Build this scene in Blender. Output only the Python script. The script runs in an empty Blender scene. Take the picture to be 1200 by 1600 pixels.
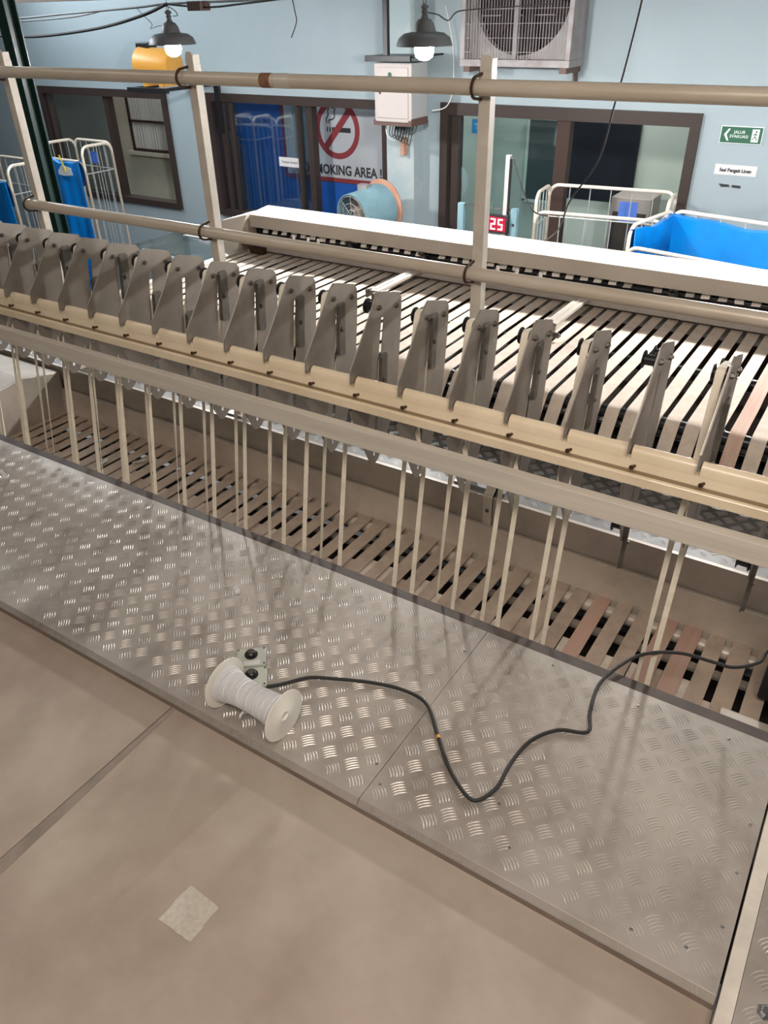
import bpy, bmesh, math, random
from mathutils import Vector, Matrix, Euler
random.seed(7)
SC = bpy.context.scene
COL = SC.collection
PI = math.pi

# ---------------------------------------------------------------- camera
F_PX, PITCH, ROLL, YAW, CAM_H = 1201.4, 0.58238, -0.023476, 0.584736, 1.38
fw = Vector((-math.sin(YAW)*math.cos(PITCH), math.cos(YAW)*math.cos(PITCH), -math.sin(PITCH)))
rt0 = Vector((math.cos(YAW), math.sin(YAW), 0)); up0 = rt0.cross(fw)
rt = math.cos(ROLL)*rt0 + math.sin(ROLL)*up0
up = -math.sin(ROLL)*rt0 + math.cos(ROLL)*up0
cam_d = bpy.data.cameras.new('camera'); cam = bpy.data.objects.new('camera', cam_d); COL.objects.link(cam)
cam_d.sensor_fit = 'VERTICAL'; cam_d.sensor_height = 24; cam_d.lens = 24*F_PX/1600
cam_d.clip_start = .02; cam_d.clip_end = 100
m = Matrix((rt, up, -fw)).transposed().to_4x4(); m.translation = Vector((0, 0, CAM_H)); cam.matrix_world = m
SC.camera = cam
SC.view_settings.view_transform = 'Standard'; SC.view_settings.look = 'None'
SC.view_settings.gamma = 1; SC.view_settings.use_curve_mapping = False
SC.view_settings.exposure = .85

# ---------------------------------------------------------------- world + lights
W = bpy.data.worlds.new('world'); SC.world = W; W.use_nodes = True
W.node_tree.nodes['Background'].inputs[0].default_value = (.80, .84, .90, 1)
W.node_tree.nodes['Background'].inputs[1].default_value = .25
def area(name, loc, target, sx, sy, power, col):
    d = bpy.data.lights.new(name, 'AREA'); d.shape = 'RECTANGLE'; d.size = sx; d.size_y = sy; d.energy = power; d.color = col
    o = bpy.data.objects.new(name, d); COL.objects.link(o); o.location = loc
    o.rotation_euler = (Vector(target)-Vector(loc)).to_track_quat('-Z', 'Y').to_euler(); return o
WARM = (1, .875, .77); NEUT = (1, .97, .93); COOL = (.86, .94, 1)
area('lamp_over_platform', (.1, -.3, 2.3), (-.4, .9, 0), 1.8, .5, 33, WARM)
area('lamp_over_platform', (-3.6, .9, 2.35), (-3.2, 1.3, 0), 1.6, .3, 4, WARM)
area('hall_fill_left', (-7.2, 4.4, 2.3), (-5.2, 6, .2), 3.0, .3, 52, COOL)  # unseen fill, added to lift the left part of the back wall
area('hall_fill_right', (-1.2, 4.9, 2.3), (-1.6, 6, .2), 3.2, .3, 5, COOL)  # weak unseen fill, added for the right part of the back wall
area('room_fill', (-2.6, 7.0, 1.55), (-2.6, 7.3, -1), 1.2, .4, 14, NEUT)  # unseen fill, added to brighten the room behind the sliding door
area('room_fill', (-5.0, 6.20, 1.0), (-5.0, 6.36, -.4), 1.9, .05, 2.0, COOL)  # unseen fill, added in the gap to brighten board and poster
area('room_fill', (-7.4, 6.6, 1.3), (-7.4, 6.9, -1), 1.2, .2, 6, NEUT)  # unseen fill, added to brighten the room behind the left window

# ---------------------------------------------------------------- materials
MATS = {}
def mat(name, col, rough=.5, metal=0, var=0, vscale=8, vcol=None, bump=0, bscale=60, spec=.5, emit=None, estr=0, trans=0, stretch=None, coat=0, rvar=0, lo=.38, hi=.66):
    if name in MATS: return MATS[name]
    M = bpy.data.materials.new(name); M.use_nodes = True; nt = M.node_tree; b = nt.nodes['Principled BSDF']
    b.inputs['Base Color'].default_value = (*col, 1); b.inputs['Roughness'].default_value = rough; b.inputs['Metallic'].default_value = metal
    b.inputs['Specular IOR Level'].default_value = spec
    if coat: b.inputs['Coat Weight'].default_value = coat
    if emit: b.inputs['Emission Color'].default_value = (*emit, 1); b.inputs['Emission Strength'].default_value = estr
    if trans: b.inputs['Transmission Weight'].default_value = trans
    if var or bump or rvar:
        tc = nt.nodes.new('ShaderNodeTexCoord'); mp = nt.nodes.new('ShaderNodeMapping'); nt.links.new(tc.outputs['Object'], mp.inputs[0])
        if stretch: mp.inputs['Scale'].default_value = stretch
    if var or rvar:
        n = nt.nodes.new('ShaderNodeTexNoise'); n.inputs['Scale'].default_value = vscale; n.inputs['Detail'].default_value = 6; n.inputs['Roughness'].default_value = .62
        nt.links.new(mp.outputs[0], n.inputs[0])
        r = nt.nodes.new('ShaderNodeMapRange'); r.inputs[1].default_value = lo; r.inputs[2].default_value = hi
        nt.links.new(n.outputs[0], r.inputs[0])
    if var:
        mx = nt.nodes.new('ShaderNodeMix'); mx.data_type = 'RGBA'
        vc = vcol or tuple(c*(1-var) for c in col)
        mx.inputs[6].default_value = (*col, 1); mx.inputs[7].default_value = (*vc, 1)
        nt.links.new(r.outputs[0], mx.inputs[0]); nt.links.new(mx.outputs[2], b.inputs['Base Color'])
    if rvar:
        r2 = nt.nodes.new('ShaderNodeMapRange'); r2.inputs[3].default_value = rough-rvar; r2.inputs[4].default_value = rough+rvar
        nt.links.new(n.outputs[0], r2.inputs[0]); r2.inputs[1].default_value = .35; r2.inputs[2].default_value = .65
        nt.links.new(r2.outputs[0], b.inputs['Roughness'])
    if bump:
        n2 = nt.nodes.new('ShaderNodeTexNoise'); n2.inputs['Scale'].default_value = bscale; n2.inputs['Detail'].default_value = 4
        nt.links.new(mp.outputs[0], n2.inputs[0])
        bp = nt.nodes.new('ShaderNodeBump'); bp.inputs['Strength'].default_value = bump; bp.inputs['Distance'].default_value = .002
        nt.links.new(n2.outputs[0], bp.inputs['Height']); nt.links.new(bp.outputs[0], b.inputs['Normal'])
    MATS[name] = M; return M

TREAD = mat('tread_metal', (.42, .38, .34), .38, .30, .55, 2.6, (.22, .185, .155), .15, 30, rvar=.10, lo=.43, hi=.68)
TREADBAR = mat('tread_bar_metal', (.54, .50, .455), .36, .4, .35, 5)
TREADFAR = mat('tread_far_metal', (.19, .185, .18), .5, .3, .4, 5)
BEIGE = mat('worn_beige_floor', (.42, .36, .30), .45, .08, .5, 1.9, (.30, .235, .19), .12, 40, rvar=.08)
BEIGE2 = mat('floor_scuff', (.25, .20, .165), .5, .1, .3, 9)
PATCH = mat('tape_residue', (.49, .45, .39), .6, 0, .35, 90, (.41, .365, .31), .4, 200)
CREAM = mat('cream_paint', (.80, .68, .50), .33, 0, .22, 5, (.70, .58, .41), coat=.2)
BARGREY = mat('brushed_bar', (.68, .63, .55), .38, .2, .15, 12, stretch=(.2, 4, 4))
FIN = mat('fin_steel', (.30, .265, .23), .42, .45, .2, 10)
FIN_EDGE_LIT = mat('fin_edge_lit_steel', (.55, .52, .48), .35, .5, .2, 10)  # paler than the plate: light catching its edge, put into the colour
BRACK = mat('bracket_steel', (.155, .14, .12), .5, .45, .45, 26)
BOLT = mat('bolt_steel', (.13, .115, .10), .42, .7)
SCREW = mat('rusty_screw', (.085, .05, .03), .5, .6)
BLACK = mat('black_plastic', (.012, .012, .014), .32)
RUBBER = mat('black_rubber', (.018, .017, .017), .48)
TAPE = mat('cream_tape', (.80, .73, .60), .75, 0, .15, 30)
BELT = mat('cotton_belt', (.74, .63, .53), .8, 0, .16, 22, bump=.2, bscale=400)
BELTP = mat('pink_belt', (.60, .38, .31), .8, 0, .25, 14, (.64, .50, .40), stretch=(6, .3, 1))
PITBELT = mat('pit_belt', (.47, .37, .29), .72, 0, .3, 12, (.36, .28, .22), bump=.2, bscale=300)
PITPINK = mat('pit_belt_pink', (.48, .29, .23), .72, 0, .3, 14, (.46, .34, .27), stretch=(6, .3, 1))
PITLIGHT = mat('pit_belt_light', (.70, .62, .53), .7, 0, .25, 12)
DARKIN = mat('dark_interior', (.055, .042, .035), .7, .1, .4, 6)
ANGLE = mat('dark_angle_iron', (.065, .044, .033), .55, .2, .4, 14)
SHEET = mat('grey_sheet', (.47, .415, .355), .45, .2, .35, 4, (.33, .285, .245), bump=.1, bscale=20)
SHEET2 = mat('grey_sheet_light', (.66, .58, .49), .40, .15, .3, 4)
POST = mat('post_paint', (.66, .60, .52), .42, .1, .25, 6)
RAIL = mat('rail_paint', (.62, .55, .455), .36, .1, .3, 7, (.52, .45, .36), stretch=(.5, 3, 3))
RUST = mat('rust_patch', (.30, .14, .08), .7, 0, .5, 40)
HOUSE = mat('housing_white', (.78, .73, .66), .45, 0, .08, 3)
HOUSEF = mat('housing_front', (.55, .50, .44), .5, .1, .15, 3)
PANELG = mat('panel_grey', (.52, .49, .46), .4, .3, .15, 4)
ROLLER = mat('dark_roller', (.035, .037, .04), .25, .6)
CHROME = mat('chrome', (.6, .6, .62), .2, 1)
WALL = mat('pale_blue_wall', (.285, .345, .372), .62, 0, .14, 1.3, (.265, .32, .345), bump=.1, bscale=15)
WALLP = mat('pilaster_paint', (.37, .40, .40), .7, 0, .35, 5, (.29, .355, .375), bump=.2, lo=.3, hi=.5)
FRAME = mat('brown_frame', (.036, .025, .022), .45, .0, spec=.3)
FRAME2 = mat('brown_frame_light', (.045, .027, .022), .5, .0, spec=.2)
BLUEB = mat('blue_plastic', (.0, .20, .60), .3, 0, .2, 5, (.0, .15, .50), coat=.2)
CAGE = mat('cage_tube', (.66, .58, .48), .35, .1)
WIRE = mat('cage_wire', (.5, .5, .47), .35, .5)
CARD = mat('blue_card', (.05, .12, .42), .5)
GREENC = mat('green_paint', (.012, .04, .032), .35)
WHITE = mat('white_plastic', (.80, .77, .70), .4)
THREAD = mat('white_thread', (.68, .68, .69), .6)
CABLE = mat('cable_sheath', (.02, .019, .018), .65)
CABLEG = mat('grey_cable', (.20, .22, .23), .5)
CABLEW = mat('white_cable', (.6, .6, .56), .5)
BOXG = mat('grey_green_box', (.40, .42, .36), .45)
CAB = mat('cabinet_paint', (.40, .355, .34), .45, 0, .08, 3)
CABS = mat('cabinet_side', (.33, .335, .33), .45)
BROWNP = mat('brown_trim', (.09, .048, .038), .55)
BLACKM = mat('black_metal', (.02, .02, .022), .4, .4)
YELLOW = mat('yellow_paint', (.62, .30, .05), .4, 0, .12, 4)
BLUEF = mat('light_blue_paint', (.17, .29, .34), .42, 0, .25, 6)
ORANGE = mat('faded_orange', (.40, .18, .11), .55, 0, .3, 9, (.40, .25, .18))
FANG = mat('fan_frame_grey', (.28, .265, .265), .5, .2, .3, 8, (.20, .17, .165))
FAND = mat('fan_dark', (.03, .022, .022), .7, .1, .4, 9)
PAPER = mat('paper', (.55, .54, .54), .7)
INK = mat('ink', (.02, .02, .025), .6)
SIGNG = mat('sign_green', (.012, .085, .045), .5)
SIGNW = mat('sign_white', (.70, .74, .72), .5)
SIGNB = mat('sign_blue', (.02, .20, .45), .4)
POSTG = mat('poster_grey', (.38, .395, .42), .5)
POSTR = mat('poster_red', (.20, .03, .036), .5)
BOARD = mat('blue_board', (.012, .085, .36), .5, 0, .15, 2)
ROOMG = mat('room_green', (.50, .58, .53), .6)
ROOMC = mat('room_cream', (.56, .51, .42), .65, 0, .25, 3, (.45, .45, .38))
CORR = mat('corrugated', (.42, .42, .41), .5, .3)
NAVY = mat('navy_panel', (.010, .013, .02), .3)
GLASSD = mat('window_dark', (.05, .07, .075), .1)
STRIPE = mat('white_belt', (.88, .85, .80), .7)
LED = mat('led_red', (.9, .3, .3), .4, emit=(1, .55, .5), estr=3)
LEDB = mat('led_panel', (.18, .0, .015), .3, emit=(.5, 0, .03), estr=.25)
BULB = mat('bulb', (1, 1, 1), .4, emit=(1, .985, .96), estr=640)
SHADE = mat('shade_enamel', (.10, .10, .10), .45, .1)
SHADEIN = mat('shade_inner', (.8, .8, .78), .4)
DIRT = mat('hall_floor_grey', (.22, .22, .22), .5)
CEIL = mat('ceiling_grey', (.55, .55, .53), .8)
YCLIP = mat('yellow_clip', (.85, .68, .05), .4)
STEELT = mat('table_glass', (.06, .085, .09), .15, 0, .3, 4, (.12, .15, .155))
TABLEG = mat('table_grey', (.35, .38, .40), .4, .3)
def glass_mat():
    M = bpy.data.materials.new('window_glass'); M.use_nodes = True; nt = M.node_tree
    for n in list(nt.nodes): nt.nodes.remove(n)
    o = nt.nodes.new('ShaderNodeOutputMaterial'); t = nt.nodes.new('ShaderNodeBsdfTransparent'); g = nt.nodes.new('ShaderNodeBsdfGlossy'); x = nt.nodes.new('ShaderNodeMixShader'); f = nt.nodes.new('ShaderNodeLayerWeight')
    t.inputs[0].default_value = (.86, .92, .94, 1); g.inputs['Roughness'].default_value = .04; f.inputs[0].default_value = .22
    g.inputs['Color'].default_value = (.75, .82, .85, 1)
    m = nt.nodes.new('ShaderNodeMapRange'); m.inputs[3].default_value = .10; m.inputs[4].default_value = .9; nt.links.new(f.outputs[1], m.inputs[0])
    nt.links.new(m.outputs[0], x.inputs[0]); nt.links.new(t.outputs[0], x.inputs[1]); nt.links.new(g.outputs[0], x.inputs[2]); nt.links.new(x.outputs[0], o.inputs[0]); return M
GLASS = glass_mat()

# ---------------------------------------------------------------- mesh helpers
def frame_of(d):
    d = d.normalized(); a = Vector((0, 0, 1)) if abs(d.z) < .9 else Vector((1, 0, 0))
    u = d.cross(a).normalized(); return u, d.cross(u).normalized()
class MB:
    def __init__(s): s.v = []; s.f = []
    def add(s, vs, fs):
        n = len(s.v); s.v += [tuple(p) for p in vs]; s.f += [tuple(i+n for i in f) for f in fs]; return s
    def box(s, x0, x1, y0, y1, z0, z1, M=None):
        vs = [Vector((x, y, z)) for z in (z0, z1) for y in (y0, y1) for x in (x0, x1)]
        if M is not None: vs = [M @ p for p in vs]
        return s.add(vs, [(0, 2, 3, 1), (4, 5, 7, 6), (0, 1, 5, 4), (2, 6, 7, 3), (0, 4, 6, 2), (1, 3, 7, 5)])
    def tube(s, pts, r, n=8, closed=False):
        pts = [Vector(p) for p in pts]; k = len(pts); rings = []; pu = None
        for i, p in enumerate(pts):
            if closed: d = pts[(i+1) % k]-pts[i-1]
            else: d = pts[min(i+1, k-1)]-pts[max(i-1, 0)]
            d.normalize()
            if pu is None: pu = frame_of(d)[0]
            else:
                pu = pu-d*pu.dot(d); pu = pu.normalized() if pu.length > 1e-6 else frame_of(d)[0]
            w = d.cross(pu); rr = r[i] if isinstance(r, (list, tuple)) else r
            rings.append([p+(pu*math.cos(2*PI*j/n)+w*math.sin(2*PI*j/n))*rr for j in range(n)])
        vs = [q for R in rings for q in R]; fs = []
        for i in range(k if closed else k-1):
            a = i*n; b = ((i+1) % k)*n
            fs += [(a+j, a+(j+1) % n, b+(j+1) % n, b+j) for j in range(n)]
        if not closed: fs += [tuple(range(n))[::-1], tuple((k-1)*n+j for j in range(n))]
        return s.add(vs, fs)
    def cyl(s, a, b, r0, r1=None, n=16):
        return s.tube([a, b], [r0, r0 if r1 is None else r1], n)
    def lathe(s, prof, org, ax=(0, 0, 1), n=24, caps=True):   # prof: (radius, along)
        ax = Vector(ax).normalized(); u, w = frame_of(ax); o = Vector(org); vs = []; fs = []
        for r, h in prof:
            vs += [o+ax*h+(u*math.cos(2*PI*j/n)+w*math.sin(2*PI*j/n))*r for j in range(n)]
        for i in range(len(prof)-1):
            fs += [(i*n+j, i*n+(j+1) % n, (i+1)*n+(j+1) % n, (i+1)*n+j) for j in range(n)]
        if caps: fs += [tuple(range(n))[::-1], tuple((len(prof)-1)*n+j for j in range(n))]
        return s.add(vs, fs)
    def extr(s, poly, axis, a, b):   # poly of 2-D points extruded along axis 0/1/2
        def P(p, t): q = list(p); q.insert(axis, t); return q
        n = len(poly)
        return s.add([P(p, a) for p in poly]+[P(p, b) for p in poly], [tuple(range(n))[::-1], tuple(range(n, 2*n))]+[(i, (i+1) % n, n+(i+1) % n, n+i) for i in range(n)])
    def ribbon(s, pts, dirs, w, t):
        vs = []; k = len(pts)
        for i, p in enumerate(pts):
            p = Vector(p); d = Vector(dirs[i]).normalized(); tg = (Vector(pts[min(i+1, k-1)])-Vector(pts[max(i-1, 0)])).normalized(); n = d.cross(tg).normalized()
            ww = w[i] if isinstance(w, list) else w
            vs += [p-d*ww/2-n*t/2, p+d*ww/2-n*t/2, p+d*ww/2+n*t/2, p-d*ww/2+n*t/2]
        fs = [(0, 1, 2, 3), (4*k-1, 4*k-2, 4*k-3, 4*k-4)]
        for i in range(k-1):
            for j in range(4): fs.append((4*i+j, 4*i+4+j, 4*i+4+(j+1) % 4, 4*i+(j+1) % 4))
        return s.add(vs, fs)
    def mesh(s, name, m, smooth=False):
        me = bpy.data.meshes.new(name); me.from_pydata(s.v, [], s.f); me.materials.append(m)
        b = bmesh.new(); b.from_mesh(me); bmesh.ops.recalc_face_normals(b, faces=b.faces); b.to_mesh(me); b.free()
        if smooth:
            for p in me.polygons: p.use_smooth = True
            try: me.set_sharp_from_angle(angle=.7)
            except Exception: pass
        return me
    def build(s, name, m, parent=None, smooth=False, loc=None, bevel=0):
        o = bpy.data.objects.new(name, s.mesh(name, m, smooth)); COL.objects.link(o)
        if parent: o.parent = parent
        if loc is not None: o.location = loc
        if bevel:
            bv = o.modifiers.new('bevel', 'BEVEL'); bv.width = bevel; bv.segments = 2; bv.limit_method = 'ANGLE'
        return o
def tag(o, label=None, cat=None, group=None, kind=None):
    if label: o['label'] = label
    if cat: o['category'] = cat
    if group: o['group'] = group
    if kind: o['kind'] = kind
    return o
def empty(name, loc, label, cat, group=None, rz=0):
    o = bpy.data.objects.new(name, None); COL.objects.link(o); o.location = loc; o.rotation_euler.z = rz; o.empty_display_size = .05
    return tag(o, label, cat, group)
def place(name, me, parent, loc=(0, 0, 0)):
    o = bpy.data.objects.new(name, me); COL.objects.link(o); o.parent = parent; o.location = loc; return o
def smooth_path(pts, n=6):
    P = [Vector(p) for p in pts]; out = []
    for i in range(len(P)-1):
        a = P[max(i-1, 0)]; b = P[i]; c = P[i+1]; d = P[min(i+2, len(P)-1)]
        for k in range(n):
            t = k/n; out.append(.5*((2*b)+(c-a)*t+(2*a-5*b+4*c-d)*t*t+(3*b-a-3*c+d)*t**3))
    return out+[P[-1]]
def text_mesh(name, txt, size, M, m, parent, ext=.0008, align='CENTER', sx=1, off=0):
    c = bpy.data.curves.new(name, 'FONT'); c.body = txt; c.size = size; c.align_x = align; c.align_y = 'CENTER'; c.extrude = ext; c.offset = off; c.resolution_u = 3
    o = bpy.data.objects.new(name, c); COL.objects.link(o)
    bpy.context.view_layer.update()
    me = bpy.data.meshes.new_from_object(o.evaluated_get(bpy.context.evaluated_depsgraph_get()))
    bpy.data.objects.remove(o); me.materials.clear(); me.materials.append(m); me.name = name
    o = bpy.data.objects.new(name, me); COL.objects.link(o)
    if parent: o.parent = parent
    o.matrix_local = M @ Matrix.Diagonal((sx, 1, 1, 1)); return o
def wallM(x, y, z, rot=0):   # local XY plane onto a wall facing -Y
    return Matrix.Translation((x, y, z)) @ Matrix.Rotation(PI/2, 4, 'X') @ Matrix.Rotation(rot, 4, 'Z')
ORD = ['', 'first', 'second', 'third', 'fourth', 'fifth', 'sixth', 'seventh', 'eighth', 'ninth', 'tenth', 'eleventh', 'twelfth', 'thirteenth', 'fourteenth', 'fifteenth', 'sixteenth', 'seventeenth', 'eighteenth', 'nineteenth', 'twentieth', 'twenty-first', 'twenty-second', 'twenty-third', 'twenty-fourth']

# ---------------------------------------------------------------- setting
WY = 6.0
MB().box(-14, 6, -4, 9, -1.5, -1.4).build('floor', DIRT)['kind'] = 'structure'
MB().box(-14, 6, -4, 9, 2.6, 2.7).build('ceiling', CEIL)['kind'] = 'structure'
MB().box(-14, -13.9, -4, 9, -1.4, 2.6).build('wall_left', WALL)['kind'] = 'structure'
MB().box(4.9, 5, -4, 9, -1.4, 2.6).build('wall_right', WALL)['kind'] = 'structure'
MB().box(-13.9, 4.9, -4, -3.9, -1.4, 2.6).build('wall_front', WALL)['kind'] = 'structure'
W1 = (-8.36, -6.41, -.37, .725); W2 = (-5.86, -3.83, -.36, .73); W3 = (-3.33, -1.33, -1.4, .735)
b = MB(); xs = [-13.9, W1[0], W1[1], W2[0], W2[1], W3[0], W3[1], 4.9]
for k in range(0, 8, 2): b.box(xs[k], xs[k+1], WY, WY+.14, -1.4, 2.6)
for w in (W1, W2, W3):
    b.box(w[0], w[1], WY, WY+.14, w[3], 2.6)
    if w[2] > -1.3: b.box(w[0], w[1], WY, WY+.14, -1.4, w[2])
b.build('wall_back', WALL)['kind'] = 'structure'
p = MB().box(-3.76, -3.50, WY-.15, WY, -1.4, 2.6).build('trim_1', WALLP); p['kind'] = 'structure'
# rooms behind the glazing
r = MB(); r.box(-3.7, -1.0, 7.65, 7.75, -1.4, 1.6); r.box(-1.05, -.95, 6.14, 7.65, -1.4, 1.6); r.box(-3.75, -3.65, 6.14, 7.65, -1.4, 1.6); r.box(-3.7, -1, 6.14, 7.7, 1.6, 1.65)
r.build('wall_behind', ROOMG)['kind'] = 'structure'
r = MB(); r.box(-9.6, -6.2, 7.0, 7.1, -1.4, 1.4); r.box(-9.7, -9.6, 6.14, 7.1, -1.4, 1.4); r.box(-6.25, -6.15, 6.14, 7.0, -1.4, 1.4); r.box(-9.7, -6.15, 6.14, 7.1, 1.4, 1.45)
r.build('wall_behind', ROOMC)['kind'] = 'structure'
MB().box(-6.1, -3.8, 6.36, 6.42, -1.4, 1.1).build('wall_behind', BOARD)['kind'] = 'structure'

def glazing(name, w, mulls, panes, fm=FRAME, t=.07, fm2=None):
    f = bpy.data.objects.new(name, None); COL.objects.link(f); f['kind'] = 'structure'; f.location = (w[0], WY, w[2])
    def part(n, bb, m):
        o = bb.build(n, m, f); o.location = (-w[0], -WY, -w[2]); return o
    x0, x1, z0, z1 = w
    fr = MB(); fr.box(x0, x1, WY-.03, WY+.1, z1-t, z1); fr.box(x0, x1, WY-.03, WY+.1, z0, z0+t*.8); fr.box(x0, x0+t*.8, WY-.03, WY+.1, z0+t*.8, z1-t); fr.box(x1-t*.8, x1, WY-.03, WY+.1, z0+t*.8, z1-t)
    part('window_frame', fr, fm)
    for k, (mx, mw, mt) in enumerate(mulls): part('mullion', MB().box(mx-mw/2, mx+mw/2, WY-.01, WY+.07, z0+t*.8, z1-t), mt)
    for a, c, yy in panes: part('pane', MB().box(a, c, yy, yy+.006, z0+t*.8, z1-t), GLASS)
    return f
glazing('window_1', W1, [(-7.31, .06, FRAME), (-8.26, .03, FRAME)], [(-8.24, -7.34, WY+.03)])
glazing('window_2', W2, [(-4.66, .06, FRAME), (-5.70, .04, FRAME), (-5.60, .02, FRAME), (-4.80, .022, FRAME)], [(-5.77, -4.69, WY+.02), (-4.9, -4.69, WY+.05)])
glazing('door_1', W3, [(-3.2, .06, FRAME), (-2.955, .03, FRAME), (-2.30, .10, FRAME2)], [(-3.17, -2.97, WY+.02), (-2.94, -2.35, WY+.03)], fm=FRAME, t=.085)
tag(MB().box(-2.93, -2.20, 7.62, 7.648, -.22, .47).build('wall_screen', NAVY, bevel=.004), 'large dark navy screen seen through the right half of the sliding door', 'screen')
o = empty('interior_window', (-3.2, 7.6, 0), 'small dim interior window seen through the left half of the sliding door', 'window')
MB().box(-.06, .32, .0, .03, -.26, .45).build('pane', GLASSD, o); fr = MB()
for a in ((-.08, -.055, -.28, .47), (.315, .34, -.28, .47)): fr.box(a[0], a[1], -.01, .04, a[2], a[3])
fr.box(-.08, .34, -.01, .04, .45, .475); fr.box(-.08, .34, -.01, .04, -.29, -.26); fr.build('frame', ROOMG, o)
o = empty('office_cabinet', (-2.06, 7.2, -1.4), 'grey office cabinet standing inside the sliding door', 'cabinet')
MB().box(-.16, .19, -.1, .2, 0, 1.34).build('body', CAB, o, bevel=.005); MB().box(-.13, .16, -.11, -.1, .8, 1.22).build('dark_door', DARKIN, o)
# interior window of room 1
o = empty('interior_window', (-7.78, 6.98, -.02), 'dark framed interior window with corrugated sheet seen through the left window', 'window')
fr = MB()
for x in (-.36, .34): fr.box(x, x+.03, -.02, .03, 0, .62)
for z in (-.01, .30, .6): fr.box(-.36, .37, -.02, .03, z, z+.025)
fr.build('frame', FRAME2, o)
c = MB(); pts = [(-.33+.67*i/60, -.004+.012*math.sin(i*1.5)) for i in range(61)]
c.add([(x, y, 0.0) for x, y in pts]+[(x, y, .6) for x, y in pts], [(i, i+1, 62+i, 61+i) for i in range(60)]); c.build('corrugated_sheet', CORR, o, smooth=True)
MB().box(-.45, .4, -.05, .02, -.06, -.02).build('sill', ROOMC, o)

# ---------------------------------------------------------------- near floor (beige deck)
FZ = -.032
fl = bpy.data.objects.new('floor', None); COL.objects.link(fl); fl['kind'] = 'structure'; fl.location = (0, 0, FZ)
def fpart(n, bb, m): o = bb.build(n, m, fl); o.location = (0, 0, -FZ); return o
fpart('floor_sheet', MB().box(-1.155, .106, -1.6, .80, FZ-.004, FZ), BEIGE)
fpart('floor_sheet', MB().box(-6, -1.160, -1.6, .80, FZ-.004, FZ+.0005), BEIGE)
JOINT = mat('joint_strip', (.31, .26, .22), .5, .1, .3, 9)
fpart('joint_strip', MB().add([(-1.156, .80, FZ+.0012), (-1.163, -1.6, FZ+.0012), (-1.06, -1.6, FZ+.0012), (-1.146, .80, FZ+.0012), (-1.156, .80, FZ-.002), (-1.163, -1.6, FZ-.002), (-1.09, -1.6, FZ-.002), (-1.148, .80, FZ-.002)], [(0, 1, 2, 3), (7, 6, 5, 4), (0, 4, 5, 1), (1, 5, 6, 2), (2, 6, 7, 3), (3, 7, 4, 0)]), JOINT)
fpart('deck_base', MB().box(-6, .106, -1.6, .80, FZ-.06, FZ-.0045), DARKIN)
bmp = MB(); vs = []; cs = [(-.041, -.038), (.039, -.040), (.041, .037), (-.037, .041)]
for a in range(4):
    p0 = cs[a]; p1 = cs[(a+1) % 4]
    for t in range(8): vs.append((p0[0]+(p1[0]-p0[0])*t/8+random.uniform(-.0012, .0012), p0[1]+(p1[1]-p0[1])*t/8+random.uniform(-.0012, .0012)))
bmp.extr(vs, 2, 0, .0006)
o = bmp.build('tape_residue_patch', PATCH, loc=(-.757, .452, FZ+.0001)); o.rotation_euler.z = .02
tag(o, 'pale square of worn tape residue stuck on the beige floor', 'patch')

# ---------------------------------------------------------------- tread plate pattern
def tread_bars(x0, x1, y0, y1, z, skip=None, px=.06, py=.0665, ox=-.826, oy=.971):
    V = []; Fc = []; L = .0325; wd = .0017; h = .0013; sp = .0066
    i0 = int((x0-ox)/px)-2; i1 = int((x1-ox)/px)+2; j0 = int((y0-oy)/py)-2; j1 = int((y1-oy)/py)+2
    for i in range(i0, i1+1):
        for j in range(j0, j1+1):
            for k in (0, 1):
                cx = ox+i*px+k*px/2; cy = oy+j*py+k*py/2
                if not (x0 < cx < x1 and y0 < cy < y1): continue
                d = Vector((1, -1, 0)).normalized() if k == 0 else Vector((1, 1, 0)).normalized()
                w = Vector((-d.y, d.x, 0))
                for q in range(-2, 3):
                    base = len(V); ok = True; pp = []
                    for s, wf, hf in ((-1, .1, 0), (-.55, .9, .8), (0, 1, 1), (.55, .9, .8), (1, .1, 0)):
                        c = Vector((cx, cy, z))+w*(q*sp+.0024*(1-s*s))+d*(s*L/2)
                        pp += [c-w*wd*wf, c+Vector((0, 0, h*hf)), c+w*wd*wf]
                    if any(not (x0 < p.x < x1 and y0 < p.y < y1) for p in pp): continue
                    V += [tuple(p) for p in pp]
                    for t in range(4):
                        a = base+3*t; Fc += [(a, a+3, a+4, a+1), (a+1, a+4, a+5, a+2)]
    b = MB(); b.v = V; b.f = Fc; return b

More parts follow.
